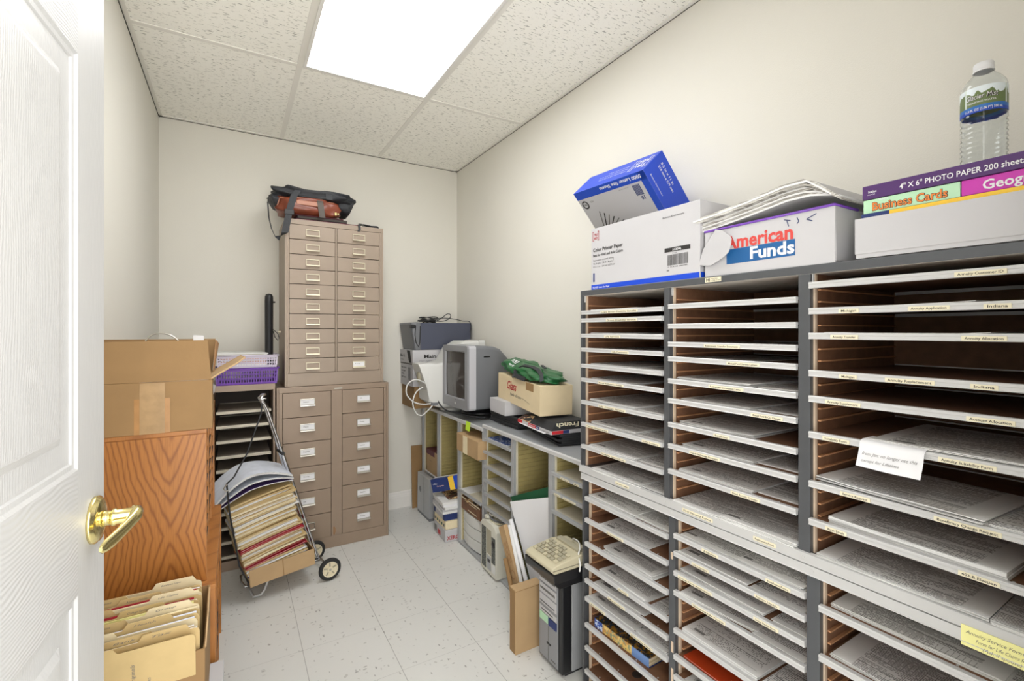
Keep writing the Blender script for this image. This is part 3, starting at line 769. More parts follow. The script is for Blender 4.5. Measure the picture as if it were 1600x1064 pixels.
# ------------------------------------------------------------------ generic boxes
def carton(name, label, cat, loc, rz, w, d, h, m='box_white', group=None, M=None, decor=None, tape=True, bev=.0015, faces=None):
    """closed box; local x along the front face, y depth"""
    t = thing(name, label, cat, loc, rz, group, M)
    b = MB(); b.box((0, 0, 0), (w, d, h), m, faces)
    if tape: b.box((0, d * .44, h - .0002), (w, d * .56, h + .0006), 'tape')
    b.build('box_body', t, bevel=bev if not faces else 0)
    if decor:
        b = MB(); decor(b, w, d, h); b.build('printing', t)
    return t

# ------------------------------------------------------------------ tan drawer cabinets
def pull(root_x, root_z, parent, big):
    """card holder pull: frame with a card and a lip below"""
    w, h = (.078, .036) if big else (.072, .034)
    b = MB(); m = 'nickel' if big else 'cream_metal'; f = .0035
    x0, x1, z0, z1 = root_x - w / 2, root_x + w / 2, root_z - h / 2, root_z + h / 2
    b.box((x0, -.006, z0), (x0 + f, 0, z1), m); b.box((x1 - f, -.006, z0), (x1, 0, z1), m)
    b.box((x0 + f, -.006, z1 - f), (x1 - f, 0, z1), m)
    b.prism([(x0, -.004, z0 + .004), (x0, -.004, z0), (x0, -.017, z0 - .006), (x0, -.019, z0 - .003), (x0, -.017, z0 + .001)], (w, 0, 0), m)
    return b.build('drawer_pull', parent, bevel=.0006)
def cabinet(label, loc, w, d, h, cols, rows, mm, big, group=None, plinth=.068, top=.03, cards=None):
    t = thing('drawer_cabinet', label, 'cabinet', loc, 0, group)
    b = MB(); s = .012
    b.box((0, 0, 0), (s, d, h), mm); b.box((w - s, 0, 0), (w, d, h), mm); b.box((s, 0, h - top), (w - s, d, h), mm); b.box((s, .002, 0), (w - s, d, plinth), mm)
    b.box((s, d - .01, plinth), (w - s, d, h - top), mm); b.box((s, .03, plinth), (w - s, .034, h - top), 'tan_dark')
    xe = [s] + [q for c in cols for q in c] + [w - s]
    for i in range(0, len(xe), 2):
        if xe[i + 1] - xe[i] > .001: b.box((xe[i], .0005, plinth), (xe[i + 1], .03, h - top), mm)
    b.build('case', t, bevel=.002)
    n = rows; ph = (h - top - plinth) / n
    for ci, (a, c) in enumerate(cols):
        for r in range(n):
            z0 = plinth + r * ph; b = MB(); rr = random.Random(r * 7 + ci); off = rr.choice([0, 0, .0015, -.001])
            b.box((a + .0015, off, z0 + .0015), (c - .0015, .028, z0 + ph - .0015), mm); dr = b.build('drawer', t, bevel=.0015)
            px = (a + c) / 2 + (.0 if big else .0); pz = z0 + ph * (.60 if big else .5)
            p = pull(px, pz, dr, big); p.location = (0, off, 0)
            if (cards and cards(ci, r)):
                b = MB(); b.box((px - .0355, off - .0035, pz - .0145), (px + .0355, off - .001, pz + .0145), 'paper_white')
                b.text(['Forms', 'Life', 'Annuity', 'Supplies', 'Claims', 'Letters'][(r + ci * 2) % 6], .010, 'ink_grey', FX(px - .022, off - .0038, pz - .002), .01); b.build('card', dr)
    return t
low_cab = cabinet('wide tan metal cabinet standing on the floor with twelve large drawers', (.201, 2.866, 0), .617, .40, .941,
    [(.030, .284), (.344, .589)], 6, 'tan_metal', True, cards=lambda c, r: not (c == 0 and r == 0))
b = MB(); b.box((.300, -.0015, .918), (.345, -.0003, .926), 'nickel'); b.build('maker_plate', low_cab, bevel=.0005)
b = MB(); b.box((.296, -.001, .075), (.303, .0003, .12), 'rust'); b.box((.306, -.001, .085), (.309, .0003, .11), 'rust'); b.build('scratch', low_cab)
cabinet('tall tan metal cabinet with twenty small drawers stacked on the wide cabinet', (.243, 2.885, .942), .548, .38, .943,
    [(.022, .268), (.278, .524)], 10, 'tan_upper', False, plinth=.075, top=.028, cards=lambda c, r: c == 1 and r == 0)

# ------------------------------------------------------------------ bags on the tall cabinet
ZC = 1.8855
def squash(name, c, half, p, m, parent=None, seed=0, amp=.012, rot=None, sag=0.0, nu=40, nv=20, b=None):
    r = random.Random(seed); ph = [r.uniform(0, 6.28) for _ in range(6)]; own = b is None; b = b or MB(); vs = []; T = Matrix.Translation(c) @ (rot or Matrix.Identity(4)); T0 = b.T; b.T = T0 @ T
    sg = lambda q, e: math.copysign(abs(q) ** e, q)
    for j in range(nv + 1):
        v = -math.pi / 2 + math.pi * j / nv
        for i in range(nu):
            u = 2 * math.pi * i / nu
            x = sg(math.cos(v), p) * sg(math.cos(u), p); y = sg(math.cos(v), p) * sg(math.sin(u), p); z = sg(math.sin(v), p)
            k = 1 + amp / min(half) * (math.sin(u * 5 + ph[0] + z * 2) * math.cos(v * 4 + ph[1]) * .5 + math.sin(u * 9 + ph[2]) * math.sin(z * 5 + ph[3]) * .35) * (.25 + .75 * math.cos(v))
            vs.append((x * half[0] * k, y * half[1] * k, max(-half[2], (z * half[2]) * (k if z > 0 else 1) - sag * (x * x + y * y))))
    b.add(vs, [(j * nu + i, j * nu + (i + 1) % nu, (j + 1) * nu + (i + 1) % nu, (j + 1) * nu + i) for j in range(nv) for i in range(nu)], m, True); b.T = T0
    return b.build(name, parent, weld=True) if own else b
t = thing('portfolio_folder', 'flat maroon portfolio folder under the leather bag on the tall cabinet', 'folder', (.40, 2.90, ZC), 0)
b = MB(); b.box((-.10, .0, 0), (.245, .25, .008), 'maroon'); b.box((-.09, .003, .008), (.18, .24, .026), 'black_matte'); b.box((-.10, -.004, .026), (.16, .22, .030), 'maroon'); b.build('cover', t, bevel=.003)
b = MB(); b.box((-.085, -.0015, .0105), (.175, .1, .0235), 'tan_dark'); b.build('pages', t)
t = thing('leather_bag', 'brown leather briefcase lying flat under the black bag on tall cabinet', 'bag', (.375, 2.99, ZC + .031), 0)
squash('body', (0, -.005, .050), (.165, .115, .050), .42, 'leather', t, 3, .008)
b = MB(); b.tube([(-.168 + .02 * math.sin(i), -.075 + .0, .035 + i * .001) for i in range(1)] + [(-.155, -.085, .082), (-.07, -.113, .088), (.03, -.115, .086), (.13, -.10, .084), (.155, -.06, .08)], .0035, 'leather_pale', 6); b.build('piping', t)
b = MB(); b.box((-.075, -.128, .048), (.045, -.116, .074), 'leather_pale'); b.build('name_tag', t, bevel=.004)
b = MB(); b.ribbon([(.045, -.06, .103), (.047, -.11, .098), (.05, -.129, .07), (.055, -.131, .03), (.062, -.125, -.012)], (.032, 0, 0), .003, 'strap_grey'); b.build('strap', t)
b = MB(); b.box((.13, -.118, .012), (.142, -.108, .03), 'brass'); b.lathe([(.003, 0), (.004, .002), (.004, .01), (0, .011)], 'brass', 12, 'z', (.15, -.11, .018)); b.build('buckle', t, bevel=.001)
t = thing('nylon_bag', 'black nylon shoulder bag draped on top of the brown leather bag', 'bag', (.40, 3.02, ZC + .128), 0)
squash('body', (.0, -.01, .028), (.215, .135, .034), .55, 'nylon', t, 8, .010, sag=.0)
b = MB(); squash('flap', (.175, .01, -.002), (.05, .11, .05), .6, 'nylon', None, 5, .006, Matrix.Rotation(R(18), 4, 'Y'), b=b); b.build('side_pocket', t, weld=True)
b = MB(); squash('x', (-.19, -.02, -.015), (.035, .09, .045), .7, 'nylon', None, 6, .006, Matrix.Rotation(R(-30), 4, 'Y'), b=b); b.build('end_pocket', t, weld=True)
b = MB(); b.ribbon([(.075, -.05, .068), (.07, -.12, .056), (.072, -.150, .03), (.074, -.152, .0)], (.036, 0, 0), .004, 'nylon'); b.build('handle', t, bevel=.001)
b = MB(); b.ribbon([(-.09, -.152, .03), (-.11, -.156, .0), (-.125, -.158, -.05), (-.135, -.16, -.09), (-.148, -.161, -.16), (-.158, -.16, -.215), (-.182, -.155, -.247), (-.205, -.15, -.24), (-.222, -.145, -.20), (-.235, -.14, -.14), (-.238, -.13, -.09), (-.24, -.12, -.05)],
    [(.035, 0, 0)] * 2 + [(.035, .0, .004)] * 4 + [(.01, .02, .03), (.0, .03, .01)] + [(.006, .032, 0)] * 4, .003, 'nylon'); b.build('shoulder_strap', t)
b = MB(); b.box((-.160, -.166, -.112), (-.112, -.157, -.085), 'black_plastic'); b.build('strap_buckle', t, bevel=.002)
t = thing('coiled_strap', 'small folded black strap on the right corner of the tall cabinet top', 'strap', (.70, 2.915, ZC), 0)
b = MB(); b.ribbon([(-.05, 0, .012), (-.02, .0, .016), (.02, .005, .012), (.06, .0, .013), (.068, .0, .006), (.05, .0, .003), (-.03, 0, .0035)], (0, .03, 0), .004, 'nylon'); b.build('webbing', t)
b = MB(); b.ribbon([(-.04, -.01, .018), (-.05, -.025, .012), (-.055, -.036, .002), (-.052, -.0365, -.02), (-.058, -.0365, -.034)], (.014, 0, 0), .003, 'nylon'); b.build('strap_end', t)

# ------------------------------------------------------------------ baskets, papers and tube on the tan sorter
def basket(label, loc, w, d, h, m, taper=.012):
    t = thing('plastic_basket', label, 'basket', loc, 0)
    b = MB(); n = 20; T = .003
    b.box((taper, taper, 0), (w - taper, d - taper, .003), m)
    def wall(p, q, nn, L_):
        u = (Vector(q) - Vector(p)); u.normalize(); nn = Vector(nn); k = max(4, int(L_ / .0125))
        P_ = lambda s_, z, o: Vector(p) + u * (s_ * L_) * (1) + nn * (taper * (1 - z / h) - o) + Vector((0, 0, z))
        def slab(sa, sb, za, zb):
            vs = [P_(sa, za, 0), P_(sb, za, 0), P_(sb, zb, 0), P_(sa, zb, 0), P_(sa, za, -T), P_(sb, za, -T), P_(sb, zb, -T), P_(sa, zb, -T)]
            b.add(vs, [(0, 1, 2, 3), (4, 7, 6, 5), (0, 4, 5, 1), (1, 5, 6, 2), (2, 6, 7, 3), (3, 7, 4, 0)], m)
        for (za, zb) in ((0, .012), (h * .36, h * .36 + .006), (h * .62, h * .62 + .005), (h - .014, h)): slab(0.02, .98, za, zb)
        for i in range(k + 1): c = .02 + .96 * i / k; slab(c - .0022 / L_, c + .0022 / L_, .012, h - .014)
    wall((0, 0, 0), (w, 0, 0), (0, 1, 0), w); wall((0, d, 0), (w, d, 0), (0, -1, 0), w)
    wall((0, 0, 0), (0, d, 0), (1, 0, 0), d); wall((w, 0, 0), (w, d, 0), (-1, 0, 0), d)
    b.build('basket_body', t)
    b = MB(); q = .004; b.tube([(-q, -q, h), (w + q, -q, h), (w + q, d + q, h), (-q, d + q, h)], .0035, m, 6, True); b.build('rim', t)
    return t
basket('purple plastic basket, lower of the two nested baskets on the tan sorter', (-.085, 2.872, .969), .295, .24, .085, 'purple_basket')
basket('pale translucent plastic basket stacked above the purple basket', (-.080, 2.880, 1.058), .290, .23, .066, 'clear_basket')
def loose_stack(name, label, cat, loc, rz, w, d, ms, th, seed=1, jit=.004, group=None, curl=.0):
    r = random.Random(seed); t = thing(name, label, cat, loc, rz, group); z = 0
    for i, m in enumerate(ms):
        b = MB(); b.T = Matrix.Translation((r.uniform(-jit, jit), r.uniform(-jit, jit), 0)) @ Matrix.Rotation(R(r.uniform(-1.5, 1.5)), 4, 'Z')
        b.sheet(w, d, th, lambda x, y: z + curl * abs(x) ** 2, m, m, x0=0, y0=0); z += th + .0002; b.build('sheet', t)
    return t
loose_stack('paper_bundle', 'pink and white papers filling the pale basket beside the cardboard flap', 'papers', (-.066, 2.892, 1.0625), 0, .22, .2, ['pink_paper', 'paper', 'pink_paper', 'pink_paper', 'paper', 'pink_paper'], .008)
t = thing('ceiling_trim_strip', 'white plastic tray lying across the top of the pink papers', 'tray', (-.13, 2.90, 1.1135), 0); t.name = 'plastic_tray'
b = MB(); b.prism([(0, 0, .0), (.265, 0, .0), (.29, 0, .006), (.285, 0, .012), (.295, 0, .02), (.275, 0, .024), (0, 0, .03)], (0, .16, 0), 'off_white'); b.build('tray_body', t, bevel=.001)
b = MB(); b.box((.02, -.0012, .015), (.27, -.0002, .017), 'beige_shade'); b.build('groove', t)
# long black tube with a clip leaning upright against the cabinet
t = thing('black_tube', 'tall black rounded tube leaning upright in the basket beside the tall cabinet', 'tube', (.172, 3.0, 1.066), 0)
b = MB(); b.lathe([(0, 0), (.014, .004), (.019, .015), (.021, .04), (.022, .36), (.021, .385), (.016, .398), (0, .403)], 'black_plastic', 28, 'z'); b.build('tube_body', t)
b = MB(); b.box((-.006, -.025, .05), (.004, -.019, .36), 'black_matte'); b.build('groove_strip', t, bevel=.001)
b = MB(); b.lathe([(.005, 0), (.005, .012), (.003, .014)], 'black_plastic', 12, 'x', (.018, 0, .355)); b.build('peg', t)
b = MB(); b.tube([(.02, 0, .20), (.035, -.002, .185), (.045, -.004, .175), (.052, -.004, .15), (.046, -.004, .135), (.03, -.002, .155), (.022, 0, .19)], .0022, 'black_plastic', 6)
b.lathe([(.006, 0), (.006, .014)], 'cream_metal', 12, 'x', (.046, -.004, .185)); b.build('cord', t)

# ------------------------------------------------------------------ luggage cart with the pile of files
ct = thing('luggage_cart', 'folding chrome luggage cart with cream wheels tilted in front of the tan cabinets', 'cart', (.398, 2.625, 0), 8.5)
def wheel(y, parent):
    b = MB(); hw = .011
    prof = [(.038, -hw * .8), (.044, -hw), (.052, -hw * .8), (.0555, 0), (.052, hw * .8), (.044, hw), (.038, hw * .8)]
    b.lathe(prof + [prof[0]], 'rubber', 40, 'y', (0, y, .0560), close=False); w = b.build('wheel', parent)
    b = MB(); b.lathe([(.040, -.0088), (.0345, -.0088), (.033, -.003), (.033, .003), (.0345, .0088), (.040, .0088)], 'wheel_cream', 36, 'y', (0, y, .056), close=False)
    b.lathe([(.014, -.009), (.014, .009)], 'wheel_cream', 24, 'y', (0, y, .056))
    b.lathe([(.035, -.0012), (.035, .0012)], 'wheel_cream', 32, 'y', (0, y, .056))
    for k in range(5):
        a = R(72 * k + 20); b.obox((.0245 * math.cos(a), y, .056 + .0245 * math.sin(a)), (.012, .005, .003), Matrix.Rotation(-a, 3, 'Y'), 'beige_shade')
    b.build('hub', w)
    b = MB(); b.lathe([(0, -.013), (.004, -.012), (.006, -.009), (.006, .009), (.004, .012), (0, .013)], 'nickel', 16, 'y', (0, y, .056)); b.build('axle_cap', w)
wheel(-.125, ct); wheel(.125, ct)
b = MB(); b.tube([(0, -.135, .056), (0, .135, .056)], .0045, 'chrome', 10); b.build('axle', ct)
b = MB()
for y in (-.045, .045):
    b.tube([(-.035, y, .095), (-.13, y * .9, .42), (-.20, y * .75, .66)], .008, 'chrome', 12)
    b.tube([(-.19, y * .7, .63), (-.265, y * .62, .875), (-.285, y * .6, .915)], .006, 'chrome', 10)
b.tube([(-.285, -.028, .915), (-.292, -.024, .93), (-.280, -.01, .945), (-.272, .0, .946), (-.280, .01, .945), (-.292, .024, .93), (-.285, .028, .915)], .007, 'chrome', 10)
b.tube([(-.20, -.045, .655), (-.20, .045, .655)], .009, 'black_plastic', 10); b.tube([(-.10, -.05, .31), (-.10, .05, .31)], .0045, 'chrome', 8)
b.build('handle_frame', ct)
b = MB()
for y in (-.06, .06):
    b.tube([(0, y, .056), (-.02, y, .085), (-.05, y, .088)], .005, 'chrome', 8)
    b.tube([(-.05, y, .088), (-.20, y, .078), (-.365, y, .066)], .005, 'chrome', 8)
    b.tube([(0, y, .056), (-.035, y * .8, .1)], .005, 'chrome', 8)
b.tube([(-.365, -.06, .066), (-.372, 0, .066), (-.365, .06, .066)], .005, 'chrome', 8); b.build('platform', ct)
b = MB(); b.tube([(-.27, -.07, .072), (-.285, -.07, .03), (-.30, -.065, .008), (-.33, -.06, .0055), (-.33, .06, .0055), (-.30, .065, .008), (-.285, .07, .03), (-.27, .07, .072)], .0055, 'alu', 8); b.build('foot', ct)
b = MB(); b.tube([(-.272, -.03, .93), (-.285, -.035, .93), (-.29, -.036, .915), (-.282, -.036, .905)], .0035, 'chrome', 8)
b.tube([(-.287, -.03, .915), (-.30, -.06, .86), (-.37, -.13, .70), (-.425, -.152, .61), (-.452, -.150, .585)], .0035, 'black_matte', 8)
b.tube([(-.447, -.150, .59), (-.463, -.148, .565), (-.455, -.148, .55), (-.447, -.148, .556)], .003, 'nickel', 8)
b.tube([(-.452, -.146, .585), (-.44, -.142, .45), (-.40, -.13, .20), (-.36, -.10, .10), (-.355, -.07, .07)], .0035, 'black_matte', 8); b.build('bungee_cord', ct)
# cardboard tray
CM = ct.matrix_world = Matrix.Translation((.398, 2.625, 0)) @ Matrix.Rotation(R(8.5), 4, 'Z')
TR = CM @ Matrix.Translation((-.355, -.125, .0835)) @ Matrix.Rotation(R(-4.0), 4, 'Y')
t = thing('cardboard_tray', 'shallow cardboard tray strapped at the bottom of the luggage cart', 'box', M=TR)
b = MB(); w, d, h, s = .285, .25, .078, .004
b.box((0, 0, 0), (w, d, s), 'carton_pale'); b.box((0, 0, s), (w, s, h), 'carton_pale'); b.box((0, d - s, s), (w, d, h), 'carton_pale'); b.box((0, s, s), (s, d - s, h), 'carton_pale'); b.box((w - s, s, s), (w, d - s, h), 'carton_pale')
b.box((w * .49, -.0006, 0), (w * .505, 0, h), 'carton'); b.build('tray_body', t, bevel=.0008)
# the pile of folders, each its own object, leaning with the cart frame
rf = random.Random(5)
cols_ = {'manila': ('manila folder in the leaning pile of files on the luggage cart', 'manila folders on the luggage cart'),
         'manila_light': ('pale cream folder in the leaning pile of files on the luggage cart', 'pale cream folders on the luggage cart'),
         'paper_white': ('white paper bundle in the leaning pile of files on the luggage cart', 'white paper bundles on the luggage cart'),
         'folder_red': ('dark red folder in the leaning pile of files on the luggage cart', 'dark red folders on the luggage cart'),
         'folder_purple': ('purple folder in the leaning pile of files on the luggage cart', 'purple folders on the luggage cart')}
seq = ['folder_purple', 'folder_red', 'paper_white', 'manila', 'folder_purple', 'paper_white', 'manila', 'paper_white', 'manila', 'folder_red', 'folder_red', 'manila', 'manila_light', 'manila', 'manila', 'paper_white', 'manila', 'manila_light', 'folder_red', 'folder_red',
       'manila', 'manila_light', 'manila', 'paper_white', 'manila_light', 'manila', 'manila', 'manila_light', 'manila', 'paper_white', 'manila', 'manila_light', 'paper_white', 'manila', 'manila_light', 'manila', 'paper_white', 'manila', 'manila_light', 'manila', 'manila', 'paper_white', 'manila', 'manila']
T_ = Vector((0, 0, .0048)); z = .0048; step = (.402 - .02) / len(seq)
for i, c in enumerate(seq):
    th = step * rf.uniform(.75, .98); nm = 'paper_bundle' if c == 'paper_white' else 'file_folder'
    wj = rf.uniform(-.012, .012); k = min(1, i / 10.); kk = min(1., z / .078)
    b = MB(); L_ = .258 + .012 * k + wj; D_ = .222 + .006 * k
    xo = .012 + rf.uniform(-.008, .004) - .012 * k - (z * .16); yo = .014 + rf.uniform(-.006, .004) - .008 * k
    bow = .010 * k * math.sin(min(1, i / 20.) * 1.57)
    am = rf.uniform(.5, 1.4)
    def zf(x, y): u = x / L_; return bow * (1 - (2 * u - 1) ** 2) * am * .3 + .0006 * math.sin(y * 60 + i)
    edge = {'manila': 'manila', 'manila_light': 'manila_light', 'paper_white': 'paper'}.get(c, c)
    b.sheet(L_, D_, th * .36, zf, c, edge, 6, 3, 0, 0)
    b.sheet(L_ - .012, D_ - .008, th * .3, lambda x, y: zf(x, y) + th * .36, rf.choice(['paper', 'manila_light', 'paper']), rf.choice(['pages', 'pages_warm', 'pages_warm', 'paper']), 6, 3, .004, .002)
    b.sheet(L_ - .004, D_ - .002, th * .30, lambda x, y: zf(x, y) + th * .66, c, edge, 6, 3, .002, 0)
    tilt = -2.0 - 6.5 * k + rf.uniform(-.7, .7) * k
    M_ = TR @ Matrix.Translation((xo + .0, yo, z + .0)) @ Matrix.Rotation(R(rf.uniform(-1.6, 1.6) * k), 4, 'Z') @ Matrix.Rotation(R(tilt * 1.0 if i else 0), 4, 'Y')
    o = b.build(nm); me = o.data; off = Vector(o.location)
    for v in me.vertices: v.co += off
    o.matrix_world = M_; tag(o, cols_[c][0], 'papers' if c == 'paper_white' else 'folder', cols_[c][1]); z += step
# curled newspapers on top
def newspaper(label, zb, c, amp, xo, m, w=.335, d=.25, th=.004):
    b = MB()
    def zf(x, y): u = x / w; return amp * math.sin(max(0, min(1, u)) * math.pi) ** .9 - (.05 * max(0, .45 - u))
    b.sheet(w, d, th, zf, m, 'pages', 14, 4, 0, 0)
    M_ = TR @ Matrix.Translation((xo, -.004, zb)) @ Matrix.Rotation(R(-6), 4, 'Y')
    o = b.build('newspaper'); me = o.data; off = Vector(o.location)
    for v in me.vertices: v.co += off
    o.matrix_world = M_; tag(o, label, 'newspaper')
newspaper('purple-tinted magazine just under the curled newspapers on top of the cart pile', .408, 0, .022, -.105, 'folder_purple', .32)
newspaper('folded newspaper second from the top of the cart pile', .414, 0, .040, -.112, 'news', .33, th=.006)
newspaper('curled grey-blue newspaper draped on top of the pile on the luggage cart', .424, 0, .062, -.120, 'news', .335, th=.010)

# ------------------------------------------------------------------ oak sorters, boxes on the left
def oak_sorter(label, loc, w, h, d, cath, cols=3, n=9):
    """front faces +x: local x runs along world +y, local y into the depth (-x)"""
    t = thing('oak_sorter', label, 'organizer', loc, 90)
    b = MB(); s = .016
    b.box((s, 0, h - s), (w - s, d, h), 'oak_plain'); b.box((s, .012, 0), (w - s, d, .03), 'oak_plain'); b.box((s, d - .005, .03), (w - s, d, h - s), 'oak_plain')
    b.box((w - s, 0, 0), (w, d, h), 'oak_plain'); b.build('case', t, bevel=.001)
    b = MB(); b.box((0, 0, 0), (s, d - .0005, h - .012), 'oak_plain'); b.build('near_side', t, bevel=.001)
    b = MB(); b.box((0, .0, h - .012), (s, d, h), 'oak_plain'); b.build('top_edge', t, bevel=.001)
    cw = (w - s) / cols
    for c in range(1, cols):
        b = MB(); b.box((c * cw, .003, .03), (c * cw + .012, d - .006, h - s), 'oak_plain'); b.build('divider', t, bevel=.001)
    r = random.Random(4)
    for c in range(cols):
        for k in range(1, n):
            z = .03 + (h - s - .03) * k / n; b = MB(); xa = s if c == 0 else c * cw + .012; xb = (c + 1) * cw if c < cols - 1 else w - s
            b.box((xa + .001, .008, z), (xb - .001, d - .008, z + .004), 'hardboard'); b.box((xa + .001, .005, z - .001), (xb - .001, .0078, z + .007), 'black_plastic' if r.random() < .5 else 'oak_plain'); b.build('shelf', t)
    return t
low_oak = oak_sorter('low oak literature sorter under the upper oak sorter, along the left wall', (-.045, 1.59, 0), .72, .532, .315, False, 3, 11)
up_oak = oak_sorter('upper oak literature sorter with a grained oak side, under the brown carton', (-.068, 1.63, .5325), .66, .440, .292, True, 3, 9)
t = up_oak; b = MB(); b.box((-.0042, .001, .001), (-.0002, .291, .427), 'oak_panel')
# rotate mapping: panel coordinates must run x across and z up, so build it as an own part turned by 90 degrees
o = b.build('grained_side', t); o.data.transform(Matrix.Rotation(R(-90), 4, 'Z')); o.rotation_euler = (0, 0, R(90))

# carton with a raised flap on the oak sorter
CB = RZ((-.352, 1.62, .9735), 1.2)
t = thing('cardboard_box', 'large open brown cardboard carton with raised flap on top of the oak sorter', 'box', M=CB)
w, d, h, s = .298, .30, .142, .0045
b = MB(); b.box((0, 0, 0), (w, d, s), 'carton'); b.box((0, 0, s), (w, s, h), 'carton'); b.box((0, d - s, s), (w, d, h), 'carton'); b.box((0, s, s), (s, d - s, h), 'carton'); b.box((w - s, s, s), (w, d - s, h), 'carton'); b.build('box_body', t, bevel=.0015)
b = MB(); b.prism([(.002, .001, h + .0005), (w - .002, .001, h + .0005), (w - .012, .006, h + .116), (-.006, .004, h + .112)], (0, .004, 0), 'carton'); b.build('front_flap', t, bevel=.001)
b = MB(); b.prism([(.004, d - .005, h + .0005), (w - .004, d - .005, h + .0005), (w + .006, d + .004, h + .115), (.0, d + .004, h + .115)], (0, .004, 0), 'carton'); b.build('rear_flap', t, bevel=.001)
b = MB(); b.prism([(w - .003, .006, h), (w - .003, d - .008, h), (w + .085, d + .02, h + .052), (w + .088, .07, h + .058), (w + .070, .03, h + .046)], (-.003, 0, .004), 'carton_pale'); b.build('side_flap', t, bevel=.001)
b = MB(); b.prism([(w - .002, d * .62, h), (w - .002, d - .006, h), (w + .012, d - .01, h + .10), (w + .006, d * .62, h + .112)], (.004, 0, 0), 'carton_dark'); b.build('rear_side_flap', t, bevel=.001)
b = MB(); b.box((.118, -.0008, .0), (.198, -.0001, h - .045), 'tape'); b.box((.130, -.0012, .0), (.186, -.0009, h - .002), 'tape_clear'); b.build('packing_tape', t)
b = MB(); b.text('H/8c', .026, 'ink', frame((.030, -.0004, .006), (.25, 0, 1), (-1, 0, .25)), .01); b.text('T', .016, 'ink', FX(.04, -.0004, .055), .02, shear=.4); b.build('marker_writing', t)
bag = MB(); squash('x', (0, 0, .07), (.095, .11, .075), .7, 'paper_white', None, 2, .012, b=bag)
o = bag.build('plastic_bag', weld=True); tag(o, 'crumpled white bag stuffed inside the open brown carton', 'bag'); o.location = (-.155, 1.80, .979)
b = MB(); b.tube(sm([(-.24, 1.76, 1.12), (-.235, 1.76, 1.20), (-.215, 1.76, 1.243), (-.18, 1.76, 1.25), (-.15, 1.76, 1.232), (-.13, 1.76, 1.19), (-.125, 1.76, 1.12)]), .0022, 'nickel', 8)
o = b.build('wire_loop'); tag(o, 'thin grey wire loop sticking up behind the carton flap', 'wire')
b = MB(); b.prism([(0, 0, 0), (.03, 0, 0), (.026, .001, .128), (-.002, .001, .13)], (0, .0015, 0), 'paper_white'); o = b.build('paper_tag'); tag(o, 'small white paper corner sticking out above the brown carton', 'paper'); place(o, (-.095, 1.80, 1.115))

# records box with folders at the front left
t = thing('storage_box', 'white storage box on the floor carrying the box of manila files', 'box', (-.335, 1.27, 0))
w, d, h = .308, .29, .325
b = MB(); b.box((0, 0, 0), (w, d, h - .03), 'box_white'); b.build('box_body', t, bevel=.002)
b = MB(); b.box((-.003, -.003, h - .034), (w + .003, d + .003, h), 'box_white'); b.build('lid', t, bevel=.002)
b = MB(); b.box((w + .0001, .11, .22), (w + .0008, .18, .25), 'tan_dark'); b.build('hand_hole', t)
t = thing('file_box', 'open brown cardboard box full of manila folders, bottom left beside the door', 'box', (-.345, 1.285, .3255))
w, d, h, s = .288, .275, .203, .004
b = MB(); b.box((0, 0, 0), (w, d, s), 'carton'); b.box((0, 0, s), (w, s, h), 'carton'); b.box((0, d - s, s), (w, d, h + .02), 'carton'); b.box((0, s, s), (s, d - s, h + .01), 'carton')
b.prism([(w - s, s, s), (w - s, d - s, s), (w - s, d - s, h + .02), (w - s, s, h)], (s, 0, 0), 'carton'); b.build('box_body', t, bevel=.001)
b = MB(); b.prism([(w - .001, .01, h - .002), (w - .001, d * .6, h + .008), (w + .002, d * .55, h + .07), (w + .002, d * .2, h + .05)], (.003, 0, 0), 'carton_pale'); b.build('torn_flap', t)
names = ['Insurance Loans', 'Accident', 'Annuity Forms', 'Life Claims', 'Policy Service', 'College Savings', 'Group', 'Retirement', 'Health', 'Old Files', 'Bank', 'Tax']
fr = random.Random(8); nf = 13
